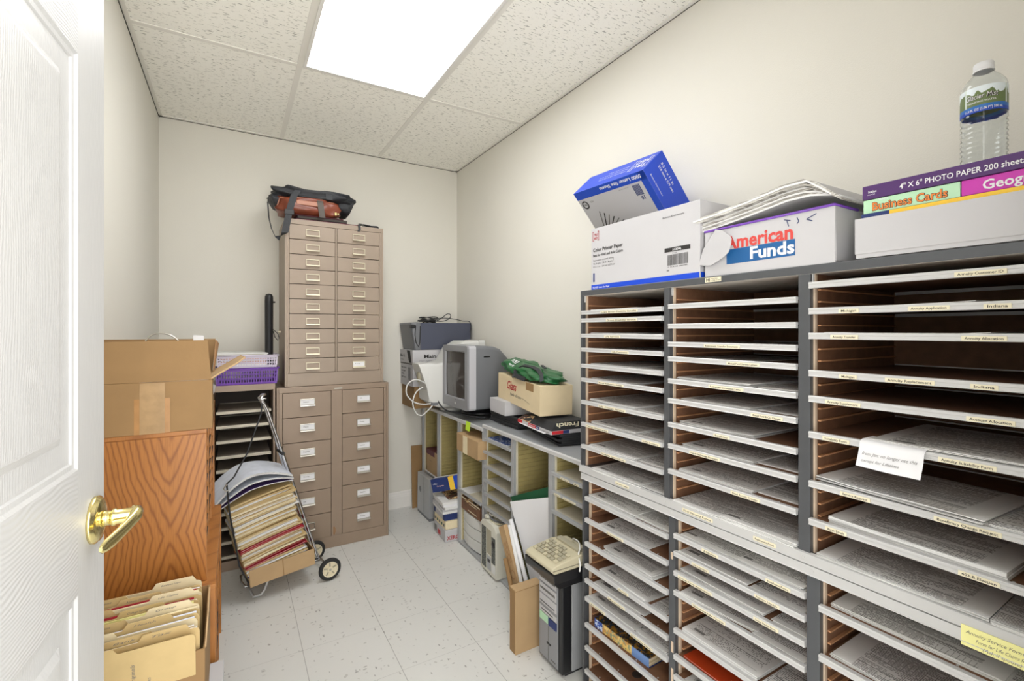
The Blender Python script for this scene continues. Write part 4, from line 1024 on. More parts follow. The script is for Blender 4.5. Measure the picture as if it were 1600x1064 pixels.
for i in range(nf):
    y = .258 - i * .019; hh = .264 - (0.006 if i in (10, 11) else 0) - i * .0012 + fr.uniform(-.003, .003); tabx = [.155, .02, .09, .155, .0, .1, .155, .035, .12, .02, .09, .155, .03][i]; lean = -7 + fr.uniform(-1.5, 1.5)
    m = 'manila' if i % 3 else 'manila_light'; wd = .268 + fr.uniform(-.004, .004)
    if i == nf - 1: m = 'manila'
    r_ = .010
    pts = [(0, 0, 0), (wd, 0, 0), (wd, 0, hh - r_), (wd - .003, 0, hh - .003), (wd - r_, 0, hh)]
    pts += [(tabx + .098, 0, hh), (tabx + .090, 0, hh + .014), (tabx + .012, 0, hh + .014), (tabx + .003, 0, hh)] if tabx + .098 < wd - .01 else [(wd - r_, 0, hh + .014), (tabx + .012, 0, hh + .014), (tabx + .003, 0, hh)]
    pts += [(0, 0, hh)]
    b = MB(); b.prism(pts, (0, .0012, 0), m); fo = None
    if 0 < i < nf - 1 and fr.random() < .8: b.prism([(.004, .0022, .004), (wd - .006, .0022, .004), (wd - .006, .0022, hh - .004 + fr.uniform(0, .006)), (.004, .0022, hh - .004)], (0, .0045, 0), fr.choice(['paper', 'paper_white', 'box_white', 'news', 'manila_light']))
    if i in (3, 5, 6): b.prism([(.002, .008, .004), (wd - .012, .008, .004), (wd - .012, .008, hh + .002), (.002, .008, hh + .001)], (0, .0012, 0), fr.choice(['navy', 'folder_red', 'sticky_yellow']))
    b.prism([(0, .010, 0), (wd - .002, .010, 0), (wd - .004, .0095, hh - .010), (0, .0095, hh - .008)], (0, .0012, 0), m)
    if i < 12: b.text(names[i], .007, 'ink_grey', FX(tabx + .022, -.0004, hh + .003), .0, shear=.35, width=.042)
    if i == nf - 1:
        for q, s_ in enumerate(('Ins. Forms  1987 - 1992', 'Accident claims & riders old', 'return to T. desk file', 'Life application originals', 'Annual review copies', 'Group / misc')):
            b.text(s_, .011, 'ink_grey', frame((.075 + q * .027, -.0004, .075), (0, 0, 1), (-1, 0, 0)), 0, shear=.35, width=(.12, .15, .11, .14, .10, .05)[q])
    o = b.build('file_folder'); me = o.data; off = Vector(o.location)
    for v in me.vertices: v.co += off
    o.location = (-.345 + .006, 1.285 + y - .012, .3305); o.rotation_euler = (R(lean * -0.9), 0, 0)
    lab = {0: 'rearmost manila folder with a handwritten tab in the open brown file box', nf - 1: 'front manila folder covered with handwriting in the open brown file box'}.get(i)
    if lab: tag(o, lab, 'folder')
    else: tag(o, 'manila folder standing in the middle of the open brown file box', 'folder', 'manila folders in the file box')

# ------------------------------------------------------------------ on top of the tall sorter
ZT = 1.3985
def barcode(b, x, z, w, h, seed=1, m='ink', fr=FX, y=-.0006):
    r = random.Random(seed); q = x
    while q < x + w:
        k = r.uniform(.0005, .0016); b.poly([(q, y, z), (q + k, y, z), (q + k, y, z + h), (q, y, z + h)], m); q += k + r.uniform(.0006, .0016)
def brackets(b, x, z, s, m, y=-.0008, t=.0018):
    g = s * .22
    for (xa, xb, za, zb) in ((x, x + t, z, z + s), (x + s - t, x + s, z, z + s), (x, x + g, z, z + t), (x + s - g, x + s, z, z + t), (x, x + g, z + s - t, z + s), (x + s - g, x + s, z + s - t, z + s)):
        b.poly([(xa, y, za), (xb, y, za), (xb, y, zb), (xa, y, zb)], m)
def q2(b, x0, z0, x1, z1, m, y=-.0005): b.poly([(x0, y, z0), (x1, y, z0), (x1, y, z1), (x0, y, z1)], m)
def d_paper(b, w, d, h):
    q2(b, 0.001, .0, w - .001, .016, 'royal'); b.text('TRU RED  Letter Size Paper', .008, 'paper_white', FX(.006, -.0008, .004), .01, width=.085)
    brackets(b, .008, .165, .032, 'red_text'); b.text('TRU', .011, 'red_text', FX(.0145, -.0008, .182), .02, width=.019); b.text('RED', .011, 'red_text', FX(.0145, -.0008, .170), .02, width=.019)
    b.text('Color Printer Paper', .0165, 'ink', FX(.010, -.0008, .128), .025, width=.142); b.text('Best for Vivid and Bold Colors', .0125, 'ink', FX(.010, -.0008, .111), .02, width=.143)
    for i, s_ in enumerate(('Engineered for consistent jamming', '96 Bright / 28 lb "Bright"', '8.5 x 11 in   / 216 mm x 279 mm')): b.text(s_, .008, 'ink_grey', FX(.011, -.0008, .096 - .011 * i), .01, width=.10 if i != 2 else .105)
    q2(b, .010, .026, .018, .056, 'navy'); b.text('Business Environment', .007, 'ink', FX(w - .125, -.0008, .180), .01, width=.075)
    q2(b, w - .118, .082, w - .03, .094, 'ink'); b.text('513096', .0085, 'paper_white', FX(w - .09, -.0009, .0845), .02, width=.03)
    b.text('513 096', .005, 'ink', FX(w - .09, -.0008, .076), .0); barcode(b, w - .108, .044, .07, .030, 3); b.text('0 718103 286299', .005, 'ink', FX(w - .106, -.0008, .038), 0, width=.066); b.text('500', .006, 'ink', FX(w - .11, -.0008, .028), .02)
pc_box = carton('paper_case', 'white and blue Color Printer Paper case at the left end of the sorter top', 'box', (1.058, 1.247, ZT), -90, .437, .31, .208, 'box_white', decor=d_paper, tape=False)
b = MB(); b.box((.43735, .003, 0), (.4378, .307, .016), 'royal'); b.box((.43735, .155, .016), (.4378, .1565, .207), 'ink_grey'); b.text('6 reams', .010, 'ink', RF(.4381, .02, .12), .01); b.text('500 sheets', .010, 'ink', RF(.4381, .02, .105), .01); b.build('end_print', pc_box)
# blue box tilted against the wall
sc_ = .946
org_ = Vector((1.268, 1.613, 1.851)); c0 = Vector((0, 0, CAM_H)); org_ = c0 + (org_ - c0) * sc_
RM = (Matrix.Rotation(-1.591, 4, 'Z') @ Matrix.Rotation(.040, 4, 'Y') @ Matrix.Rotation(.752, 4, 'X'))
L_, Dp, Hh = .388, .120, .255
BM = Matrix.Translation(org_) @ RM @ Matrix.Translation((0, 0, -Hh))
t = thing('paper_case', 'blue paper case tilted on its edge above the Color Printer Paper case, against wall', 'box', M=BM)
b = MB(); b.box((0, 0, 0), (L_, Dp, Hh), 'royal', dict(front='box_white', back='royal', bottom='box_white')); b.build('box_body', t)
b = MB(); q2(b, 0, Hh - .034, L_, Hh, 'box_blue', -.0004); q2(b, L_ - .03, 0, L_, Hh, 'box_blue', -.0004)
FU = lambda x, z: frame((x, -.0008, z), (-1, 0, 0), (0, 0, -1))
b.text('5000 Letter Size Sheets', .019, 'paper_white', FU(L_ - .02, Hh - .010), .02, width=.215)
for i in range(6): x = L_ - .052 - i * .006; b.poly([(x, -.0007, Hh - .085), (x + .004, -.0007, Hh - .085), (x + .004, -.0007, Hh - .042), (x, -.0007, Hh - .042)], 'navy')
b.text('10', .020, 'navy', FU(L_ - .048, Hh - .090), .03); b.text('SEE OUR GUIDELINES', .005, 'ink_grey', FU(L_ - .10, Hh - .042), .0, width=.05)
b.lathe([(.019, -.0007), (.013, -.0007)], 'ink', 28, 'y', (.030, 0, Hh - .062), close=False); b.text('FSC', .010, 'ink', FU(.041, Hh - .058), .02, width=.022)
b.text('MIX', .012, 'ink_grey', FU(.085, Hh - .05), .0)
for i in range(9):
    x0 = .045 + i * .013; b.poly([(x0, -.0007, Hh - .20 + i * .002), (x0 + .006, -.0007, Hh - .20 + i * .002), (.085 + i * .020, -.0007, Hh - .105 - i * .012), (.080 + i * .020, -.0007, Hh - .103 - i * .012)], 'ink' if i % 2 else 'ink_grey')
b.build('front_print', t)
b = MB(); y_ = Hh + .0006
def TPf(x, y): return frame((x, y, y_), (-1, 0, 0), (0, -1, 0))
for (xa, xb, ya, yb) in ((.285, .288, .030, .098), (.372, .375, .030, .098), (.285, .307, .030, .033), (.353, .375, .030, .033), (.285, .307, .095, .098), (.353, .375, .095, .098)):
    b.poly([(xa, ya, y_), (xb, ya, y_), (xb, yb, y_), (xa, yb, y_)], 'paper_white')
b.text('TRU', .028, 'paper_white', TPf(.365, .060), .03, width=.068); b.text('RED', .028, 'paper_white', TPf(.365, .088), .03, width=.068)
for i, s_ in enumerate(('PREMIUM MULTIPURPOSE PAPER', 'Papel Premium para usos', 'Papier tout usage')): b.text(s_, .008, 'paper_white', TPf(.27, .045 + i * .017), .01, width=(.15, .16, .12)[i])
b.build('top_print', t)
b = MB(); RE = lambda y, z: frame((L_ + .0006, y, z), (0, 0, -1), (0, 1, 0))
b.text('8.5 in x 11 in', .014, 'paper_white', RE(.085, Hh - .03), .02, width=.09); b.text('216 mm x 279 mm', .013, 'paper_white', RE(.068, Hh - .03), .02, width=.11); b.text('Business Environment', .008, 'paper_white', RE(.018, Hh - .03), .01, width=.09); b.build('end_print', t)

# archive box with magazines
AM = RZ((1.062, .798, ZT), -91)
t = thing('archive_box', 'low white American Funds box full of mail, centre of the sorter top', 'box', M=AM)
w, d, h, s = .312, .285, .118, .004
b = MB(); b.box((0, 0, 0), (w, d, s), 'box_white'); b.box((0, 0, s), (w, s, h), 'box_white'); b.box((0, d - s, s), (w, d, h), 'box_white'); b.box((0, s, s), (s, d - s, h), 'box_white'); b.box((w - s, s, s), (w, d - s, h), 'box_white'); b.build('box_body', t, bevel=.0012)
b = MB()
b.text('American', .044, 'fund_red', FX(.062, -.0008, .064), .03, width=.166)
q2(b, .064, .026, .232, .062, 'fund_blue'); b.text('Funds', .040, 'paper_white', FX(.125, -.001, .032), .03, width=.106)
for p_ in (((.208, .108), (.222, .104)), ((.214, .105), (.218, .092)), ((.236, .108), (.240, .099)), ((.240, .099), (.236, .094)), ((.256, .100), (.276, .108)), ((.256, .100), (.268, .094))):
    b.tube([(p_[0][0], -.0006, p_[0][1]), (p_[1][0], -.0006, p_[1][1])], .0009, 'navy', 4)
b.build('printing', t)
fl = [(.000, .074), (.040, .117), (.062, .110), (.084, .094), (.0895, .085), (.086, .066), (.080, .053), (.066, .044), (.048, .036), (.024, .028), (.004, .029), (-.014, .034), (-.008, .054)]
b = MB(); b.prism([(x, -.004 - .012 * max(0, x) / .09, z) for x, z in fl], (0, -.0016, 0), 'box_white'); b.build('lid_flap', t)
b = MB(); b.tube([(0, -.001, h), (w, -.001, h + .001), (w + .001, .09, h)], .003, 'purple_basket', 6); b.build('rim_tape', t)
r = random.Random(3)
zl = h + .0015
for i in range(8):
    th = .0048; wI, dI = .345 + r.uniform(-.012, .01), .262 + r.uniform(-.01, .004)
    b = MB(); x0 = -.026 + r.uniform(-.010, .008) - (.012 if i in (3, 6) else 0)
    def zf(x, y, x0=x0, i=i):
        q = x + x0; k = .030 * min(1, max(0, (q + .03) / .24)) ** 1.3
        return k - .9 * max(0, q - .262) * min(1, .25 + i * .12)
    b.sheet(wI, dI, th * .86, zf, 'box_white' if i % 3 else 'paper', 'pages_grey' if i % 2 else 'paper', 14, 2, 0, 0)
    o = keep(b.build('envelope')); o.matrix_world = AM @ Matrix.Translation((x0, .003 + r.uniform(0, .006) - (.012 if i > 4 else 0), zl)); zl += th
    if i == 7: tag(o, 'topmost large envelope sloping on the American Funds box', 'envelope')
    else: tag(o, 'large mailing envelope in the loose pile on the American Funds box', 'envelope', 'mailing envelopes piled on the archive box')

# white lidded box, boxes of cards, bottle
def lidbox(name, label, loc, rz, w, d, h, m):
    t = thing(name, label, 'box', loc, rz); b = MB(); b.box((0, 0, 0), (w, d, h - .01), m); b.build('box_body', t, bevel=.0012)
    b = MB(); b.box((-.0015, -.0015, .008), (w + .0015, d + .0015, h), m); b.build('lid', t, bevel=.0015); return t
lidbox('white_box', 'plain white flat lidded box under the photo paper at the right end', (1.056, .449, ZT + .002), -90, .30, .29, .078, 'box_white')
t = thing('game_box', 'thin navy and yellow box just above the plain white lidded box', 'box', (1.064, .442, ZT + .0805), -90)
b = MB(); b.box((0, 0, 0), (.285, .23, .008), 'yellow', dict(top='navy')); b.box((-.0004, -.0004, .0), (.045, .001, .0082), 'navy'); b.build('box_body', t)
t = thing('card_box', 'pale green Business Cards box between photo paper and yellow box', 'box', (1.066, .440, ZT + .0892), -90)
b = MB(); b.box((0, 0, 0), (.143, .21, .0265), 'green_box'); b.build('box_body', t, bevel=.001)
b = MB(); b.text('Business Cards', .0215, 'ink', FX(.0145, -.0006, .0045), .05, width=.113); b.text('Business Cards', .0215, 'orange_text', FX(.0145, -.0010, .0045), .015, width=.112); b.text('WHITE', .005, 'paper_white', FX(.026, -.0012, .0215), .02); b.build('lettering', t)
t = thing('geography_box', 'magenta Geography box beside the Business Cards box, far right', 'box', (1.066, .2955, ZT + .0892), -90)
b = MB(); b.box((0, 0, 0), (.14, .21, .0265), 'pink_box'); b.build('box_body', t, bevel=.001)
b = MB(); b.text('Geography', .022, 'paper_white', FX(.026, -.0008, .005), .02, width=.095); b.build('lettering', t)
t = thing('photo_paper_box', 'purple 4 x 6 photo paper box carrying the water bottle', 'box', (1.064, .441, ZT + .1165), -90)
b = MB(); b.box((0, 0, 0), (.285, .235, .0265), 'purple_box'); b.build('box_body', t, bevel=.001)
b = MB(); b.text('4" X 6" PHOTO PAPER 200 sheets', .0135, 'paper_white', FX(.060, -.0006, .0075), .015, width=.163); b.build('lettering', t); b = MB(); b.text('InkJet', .006, 'paper_white', FX(.010, -.0006, .0115), .02); b.text('PREMIUM', .003, 'paper_white', FX(.009, -.0006, .007), .0); b.build('brand_mark', t)
ZB = ZT + .1432
t = thing('water_bottle', 'clear plastic water bottle with white cap standing on the photo paper box', 'bottle', (1.20, .3015, ZB), -20)
prof = [(0, .004), (.020, .002), (.029, .0), (.0315, .006), (.0325, .014)]
z_ = .02
while z_ < .112: prof += [(.0322, z_), (.0300, z_ + .0035), (.0322, z_ + .007)]; z_ += .0095
prof += [(.0322, .118), (.0318, .122), (.0318, .172), (.0320, .176), (.030, .184), (.024, .194), (.0165, .202), (.0135, .206), (.0130, .208)]
k_ = .93; prof = [(a, c * .95) for a, c in prof]
b = MB(); b.lathe(prof, 'clear_plastic', 40, 'z', close=False); inner = [(max(0, a - .0008), c + (.0008 if i < 3 else 0)) for i, (a, c) in enumerate(prof)]
b.lathe(list(reversed(inner)), 'clear_plastic', 40, 'z', close=False); b.build('bottle_body', t)
b = MB(); b.lathe([(.0322, .1165), (.0323, .1172), (.0323, .1628), (.0322, .1635)], 'bottle_label', 48, 'z', close=False)
def wrap(R_, z0, a0, up=.0): return lambda p: Vector((R_ * math.cos(a0 + p.x / R_), R_ * math.sin(a0 + p.x / R_), z0 + p.y))
b.text('Glacier Mist', .0125, 'ink', Matrix.Identity(4), .02, shear=.2, width=.047, warp=wrap(.0327, .1405, R(-192)))
b.text('Glacier Mist', .0125, 'paper_white', Matrix.Identity(4), .0, shear=.2, width=.046, warp=wrap(.0330, .1408, R(-192)))
b.text('DRINKING WATER', .0045, 'paper_white', Matrix.Identity(4), .01, width=.04, warp=wrap(.0330, .1335, R(-186)))
b.text('16.9 FL OZ (1.06 PT) 500 mL', .0062, 'paper_white', Matrix.Identity(4), .02, width=.055, warp=wrap(.0330, .1195, R(-194)))
b.build('bottle_label', t)
b = MB(); b.lathe([(.0150, .1985), (.0150, .2005), (.0140, .2008), (.0142, .201), (.0142, .2125), (.0130, .2145), (0, .215)], 'paper_white', 48, 'z'); b.build('cap', t)

# ------------------------------------------------------------------ on the low sorters, far corner
HA, HB = .7375, .7588
t = carton('cardboard_box', 'plain brown cardboard box at the bottom of the corner stack, under Main Street', 'box', (1.03, 3.005, HA), 0, .38, .262, .146, 'carton')
t = thing('copy_paper_case', 'white Main Street copy paper case stacked on the brown box in the corner', 'box', (1.016, 2.998, HA + .1468), 0)
w, d, h = .43, .272, .243
b = MB(); b.box((.003, .003, 0), (w - .003, d - .003, h - .01), 'box_white'); b.build('box_body', t, bevel=.0012)
b = MB(); b.box((0, 0, h - .088), (w, d, h), 'box_white'); b.build('lid', t, bevel=.0012)
b = MB(); b.text('Main Street', .036, 'ink', FX(.078, -.0006, h - .055), .03, width=.215); b.text('COPY PAPER FOR YOU', .012, 'ink_grey', FX(.045, -.0006, h - .078), .01, width=.16, space=1.3)
LL = lambda y, z: LF(-.0006, y, z)
b.text('Main St', .028, 'ink', LL(.262, h - .05), .02, width=.10); b.text('copy', .014, 'ink_grey', LL(.25, h - .072), .0, width=.07)
b.poly([(-.0006, .12, h - .003), (-.0006, .05, h - .003), (-.0006, .02, h - .085), (-.0006, .07, h - .085)], 'ink'); b.box((.0022, .004, h - .098), (.0032, d - .004, h - .089), 'ink_grey')
L3 = lambda y, z: LF(.0024, y, z)
for i, s_ in enumerate(('Main Street', 'copy paper', 'white', '5000 sheets')): b.text(s_, .017, 'ink', L3(.245, .115 - i * .022), .015, width=(.11, .09, .06, .10)[i])
for i in range(9): b.poly([(.0024, .10 - i * .006, .04), (.0024, .0975 - i * .006, .04), (.0024, .0975 - i * .006, .125), (.0024, .10 - i * .006, .125)], 'ink')
b.build('lettering', t)
t = thing('desktop_computer', 'dark slate desktop computer on its side on the Main Street case', 'computer', (1.008, 2.996, HA + .3905), 0)
b = MB(); b.box((.062, 0, 0), (.432, .26, .182), 'dark_blue_plastic'); b.build('case', t, bevel=.004, seg=3)
rings = []
b = MB()
for x, dz, dy in ((.0, .018, .02), (.006, .006, .008), (.03, .0, .0), (.0615, .0, .0)): rings.append([(x + .03 * (1 if False else 0), dy, 0 + dz * .5), (x, .262 - dy, 0 + dz * .5), (x, .262 - dy, .186 - dz), (x, dy, .186 - dz)])
rings[0] = [(.022, .02, .004), (.022, .242, .004), (-.004, .242, .172), (-.004, .02, .172)]; rings[1] = [(.026, .006, .0), (.026, .256, .0), (.0, .256, .182), (.0, .006, .182)]
b.loft(rings, 'grey_dark', False); b.build('front_bezel', t, bevel=.003)
b = MB(); b.tube([(.028, -.002, .165), (.022, -.004, .10), (.030, -.004, .05), (.048, -.003, .022), (.056, -.002, .05), (.060, -.001, .16)], .003, 'black_plastic', 8); b.box((-.006, -.003, .145), (.022, .02, .170), 'black_plastic'); b.build('handle', t, bevel=.001)
t = thing('cable_coil', 'coiled black cables lying on top of the slate desktop computer', 'cable', (1.15, 3.06, HA + .574), 0)
r = random.Random(2); b = MB()
for k_ in range(5):
    pts = []; cx, cy = r.uniform(-.01, .01), r.uniform(-.01, .01); rr = .045 + r.uniform(-.01, .012)
    for i in range(22): a = 2 * math.pi * i / 22; pts.append((cx + rr * 1.25 * math.cos(a), cy + rr * math.sin(a), .004 + .008 * k_ + .004 * math.sin(a * 2 + k_)))
    b.tube(pts, .0032, 'black_plastic', 6, True)
b.tube(sm([(.05, -.02, .012), (.085, -.02, .03), (.13, -.02, .062), (.155, -.02, .055), (.145, -.02, .03), (.10, -.02, .012), (.04, -.02, .01)]), .003, 'black_plastic', 6)
b.tube(sm([(.06, .03, .03), (.13, .02, .034), (.20, .0, .026), (.245, -.03, .014), (.275, -.06, .012), (.286, -.074, -.01), (.284, -.074, -.05), (.275, -.073, -.065)]), .003, 'black_plastic', 6)
b.build('cable', t)

# grey CRT monitor, screen facing left
def crt(label, loc, rz, fm, sm, bm, W_, H_, D_, lift, scale_back=.52, name='crt_monitor', stand=True):
    t = thing(name, label, 'monitor', loc, rz)
    z0 = lift; zc = z0 + H_ / 2
    b = MB(); fr = [rrect(W_ / 2, zc, W_, H_, .014, 0), rrect(W_ / 2, zc, W_, H_, .014, .012)]
    inn = [rrect(W_ / 2, zc + .012, W_ - .070, H_ - .088, .006, 0), rrect(W_ / 2, zc + .012, W_ - .083, H_ - .101, .006, .0105)]
    b.loft([fr[1], fr[0], inn[0], inn[1]], fm, False, caps=False); b.build('bezel', t, weld=True)
    b = MB(); nx, nz = 10, 8; vs = []
    for j in range(nz + 1):
        for i in range(nx + 1):
            u, v = i / nx - .5, j / nz - .5; vs.append((W_ / 2 + u * (W_ - .081), .0112 - .006 * (1 - 2 * u * u - 2 * v * v), zc + .012 + v * (H_ - .099)))
    b.add(vs, [(j * (nx + 1) + i, j * (nx + 1) + i + 1, (j + 1) * (nx + 1) + i + 1, (j + 1) * (nx + 1) + i) for j in range(nz) for i in range(nx)], 'screen', True); b.build('screen', t)
    b = MB(); b.loft([rrect(W_ / 2, zc, W_, H_, .014, .0125), rrect(W_ / 2, zc, W_ + .002, H_ + .002, .016, .055)], sm, False); b.build('bezel_surround', t)
    rings = []
    for y, sw, top, bot in ((.055, 1.0, 1, 1), (.12, .99, 1.0, 1), (.18, .95, .97, 1), (.23, .86, .88, 1), (.27, .74, .72, .98), (.30, .62, .62, .94), (D_, .55, .55, .9)):
        w_ = W_ * sw; zt, zb = z0 + H_ * (.5 + .5 * top), z0 + H_ * (.5 - .5 * bot); rings.append(rrect(W_ / 2, (zt + zb) / 2, w_, zt - zb, .02, y))
    b = MB(); b.loft(rings, bm, True); o = b.build('rear_shell', t)
    m_ = o.modifiers.new('e', 'EDGE_SPLIT'); m_.split_angle = R(40)
    b = MB(); b.box((W_ - .0012, .105, z0 + H_ * .82), (W_ + .0006, .145, z0 + H_ * .84), 'black_plastic'); b.build('vent_slot', t)
    b = MB(); b.lathe([(.008, -.004), (.007, -.005), (0, -.005)], 'off_white', 20, 'y', (W_ * .56, .0, z0 + .028)); b.lathe([(.003, -.002), (0, -.002)], 'ink', 12, 'y', (W_ * .56, 0, z0 + .048)); b.build('power_button', t)
    b = MB(); b.lathe([(.11, 0), (.115, .006), (.10, .014), (.06, .022), (.06, lift + .002)], 'black_plastic', 32, 'z', (W_ / 2, .17, 0)); b.build('swivel_base', t)
    return t
g = crt('large grey CRT monitor with dark screen facing left on the low sorters', (1.130, 2.756, HB), -90, 'grey_plastic', 'grey_strip', 'grey_dark', .360, .368, .315, .043)
# beige monitor behind it, rear end towards the left
t = thing('crt_monitor', 'white CRT monitor behind the grey one, its tapered back pointing left', 'monitor', (0, 0, 0), 0)
b = MB(); rings = []
for x, y0_, y1_, z0_, z1_ in ((.985, 2.79, 2.93, .88, 1.05), (1.045, 2.772, 2.955, .815, 1.055), (1.10, 2.765, 2.965, .775, 1.05), (1.16, 2.762, 2.97, .765, 1.065), (1.215, 2.762, 2.975, .765, 1.15), (1.29, 2.762, 2.98, .765, 1.19), (1.385, 2.756, 2.985, .76, 1.19)):
    rings.append([(x + (.06 * (1 - (pz - z0_) / (z1_ - z0_)) if x < 1.0 else 0), py, pz) for py, _, pz in [(q[1], 0, q[2]) for q in rrect((y0_ + y1_) / 2, (z0_ + z1_) / 2, y1_ - y0_, z1_ - z0_, .02, x, 4, 'x')]])
rings = [[(x_, y_, z_) for x_, y_, z_ in rr_] for rr_ in rings]
b.loft(rings, 'off_white', True); o = b.build('rear_shell', t); m_ = o.modifiers.new('e', 'EDGE_SPLIT'); m_.split_angle = R(35)
b = MB(); b.loft([rrect(2.871, .975, .235, .435, .015, 1.386, 4, 'x'), rrect(2.871, .975, .24, .44, .015, 1.425, 4, 'x')], 'off_white', False); b.build('bezel', t)
b = MB(); b.box((.996, 2.83, .935), (1.018, 2.86, .995), 'beige_shade'); b.build('vent', t, bevel=.004)
b = MB(); b.lathe([(.075, HA + .0008), (.08, HA + .006), (.06, HA + .014), (.06, .772)], 'off_white', 28, 'z', (1.24, 2.87, 0)); b.build('base', t)
t = thing('white_cable', 'white cable looping off the low sorter beside the white monitor', 'cable', (1.09, 2.80, .82), 0)
b = MB()
b.tube(sm([(-.045, .0, .10), (-.12, -.01, .135), (-.175, -.01, .11), (-.185, -.02, .05), (-.14, -.02, .0), (-.08, -.02, -.02), (-.03, -.02, -.018)]), .0042, 'off_white', 8)
b.tube(sm([(-.08, -.015, .085), (-.125, -.02, .06), (-.15, -.03, .0), (-.135, -.035, -.06), (-.10, -.04, -.085), (-.06, -.04, -.06), (-.02, -.035, -.025), (.0, -.02, -.02)]), .0042, 'off_white', 8)
b.box((-.03, -.04, -.028), (.01, -.012, -.012), 'grey_dark'); b.build('cable', t)
b = MB(); b.tube(sm([(1.13, 2.768, .93), (1.108, 2.775, .87), (1.105, 2.765, .81), (1.125, 2.70, .768), (1.142, 2.58, .766), (1.165, 2.45, .766), (1.22, 2.35, .766)]), .0042, 'black_matte', 8); o = b.build('monitor_cable'); tag(o, 'dark cable hanging along the left edge of the grey monitor', 'cable')
b = MB(); b.prism([(1.143, 2.436, .742), (1.143, 2.382, .742), (1.139, 2.386, .690), (1.139, 2.44, .692)], (-.0008, 0, 0), 'sticky_green'); o = b.build('sticky_note'); tag(o, 'bright green sticky note hanging on the edge of the low sorter', 'note')

# black trays, white boxes, Glass carton
ZG = HB + .0008
for grp, n, (tx, ty), rz_, (w, d), lab, gl in (('black trays under the white box', 6, (1.235, 2.315), -91, (.30, .19), 'flat black tray in the stack under the white box and Glass carton', 1), ('black trays at the right end of the low sorter', 5, (1.262, 1.925), -100, (.30, .15), 'flat black tray in the stack beside the tall sorter, under the papers', 2)):
    for i in range(n):
        r = random.Random(i * 3 + gl); h_ = .0095
        b = MB(); b.T = RZ((0, 0, 0), 0); s = .003
        b.box((0, 0, 0), (w, d, .002), 'black_matte'); b.box((0, 0, .002), (w, s, h_), 'black_matte'); b.box((0, d - s, .002), (w, d, h_), 'black_matte'); b.box((0, s, .002), (s, d - s, h_), 'black_matte'); b.box((w - s, s, .002), (w, d - s, h_), 'black_matte')
        o = b.build('black_tray', bevel=.0008); me = o.data; off = Vector(o.location)
        for v in me.vertices: v.co += off
        place(o, (tx + r.uniform(-.006, .006), ty + r.uniform(-.008, .004), ZG + i * .0100), rz_ + r.uniform(-2, 2)); tag(o, lab, 'tray', grp)
Z1 = ZG + .0605
lidbox('white_box', 'white cardboard box between the black trays and the Glass carton', (1.215, 2.28, Z1), -96, .20, .21, .072, 'box_white')
t = thing('magazine', 'glossy French cookbook bag with food pictures under the Glass carton', 'magazine', (1.20, 1.965, ZG + .052), -96)
b = MB(); b.box((0, 0, 0), (.33, .20, .016), 'box_white'); b.box((.0, -.0006, .001), (.05, 0, .015), 'red'); b.box((.115, -.0006, .001), (.19, 0, .015), 'red'); b.box((.19, -.0006, .001), (.225, 0, .015), 'navy'); b.text('FAVORITE', .009, 'paper_white', FX(.122, -.001, .004), .02, width=.06); b.text('MIX', .009, 'paper_white', FX(.197, -.001, .004), .02, width=.02); b.box((.3301, .005, .001), (.3306, .06, .015), 'red'); b.box((.3301, .06, .001), (.3306, .09, .015), 'navy'); b.text('assorted cookies', .009, 'ink_grey', FX(.235, -.001, .004), .01, width=.08); b.build('lower_pack', t)
b = MB(); b.prism([(.0, 0, .0165), (.33, 0, .0165), (.33, .03, .052), (.20, .03, .052), (.12, .03, .047), (.03, .03, .040)], (0, .15, 0), 'black_matte'); b.prism([(.01, -.001, .0168), (.125, -.001, .0168), (.13, .026, .045), (.03, .026, .039)], (0, .001, 0), 'food_print'); b.text('French', .028, 'label_cream', frame((.3308, .142, .047), (0, -1, 0), (0, 0, -1)), .03, width=.115); b.build('cover', t)
b = MB(); b.T = RZ((0, 0, 0), 0); b.sheet(.26, .16, .001, lambda x, y: .0, 'paper_white', 'paper_white', 4, 3, 0, 0); o = keep(b.build('loose_sheet')); tag(o, 'white sheet lying between the cookbook bag and the black trays', 'paper'); place(o, (1.190, 1.94, ZG + .0508), -97)
GM = RZ((1.250, 2.255, ZG + .1335), -98.5)
t = thing('wine_carton', 'long tan Glass handle with care carton with the green bag on top', 'box', M=GM @ Matrix.Rotation(R(2.0), 4, 'Y'))
w, d, h = .53, .165, .136
b = MB(); b.box((0, 0, 0), (w, d, h), 'glass_carton'); b.build('box_body', t, bevel=.002)
b = MB(); b.text('Glass', .060, 'red_text', FX(.125, -.0006, .070), .02, shear=.35, width=.135); b.text('handle with care', .024, 'ink_grey', FX(.175, -.0006, .040), .005, shear=.3, width=.14); b.tube([(.31, -.0008, .05), (.36, -.0008, .046), (.42, -.0008, .036)], .0007, 'ink_grey', 4)
b.box((.375, -.0006, .098), (.46, .0, h - .001), 'carton'); b.build('lettering', t)
t = thing('green_bag', 'green zip bag with black trim and white lettering on the Glass carton', 'bag', M=GM @ Matrix.Rotation(R(2.0), 4, 'Y') @ Matrix.Translation((.23, .085, .1425)))
b = MB(); squash('x', (-.09, 0, .032), (.155, .085, .032), .75, 'green_bag', None, 4, .010, Matrix.Rotation(R(6), 4, 'Y'), b=b); b.build('body', t, weld=True)
b = MB(); squash('x', (.12, 0, .024), (.165, .085, .024), .75, 'green_bag', None, 9, .008, Matrix.Rotation(R(4), 4, 'Y'), b=b); b.build('end', t, weld=True)
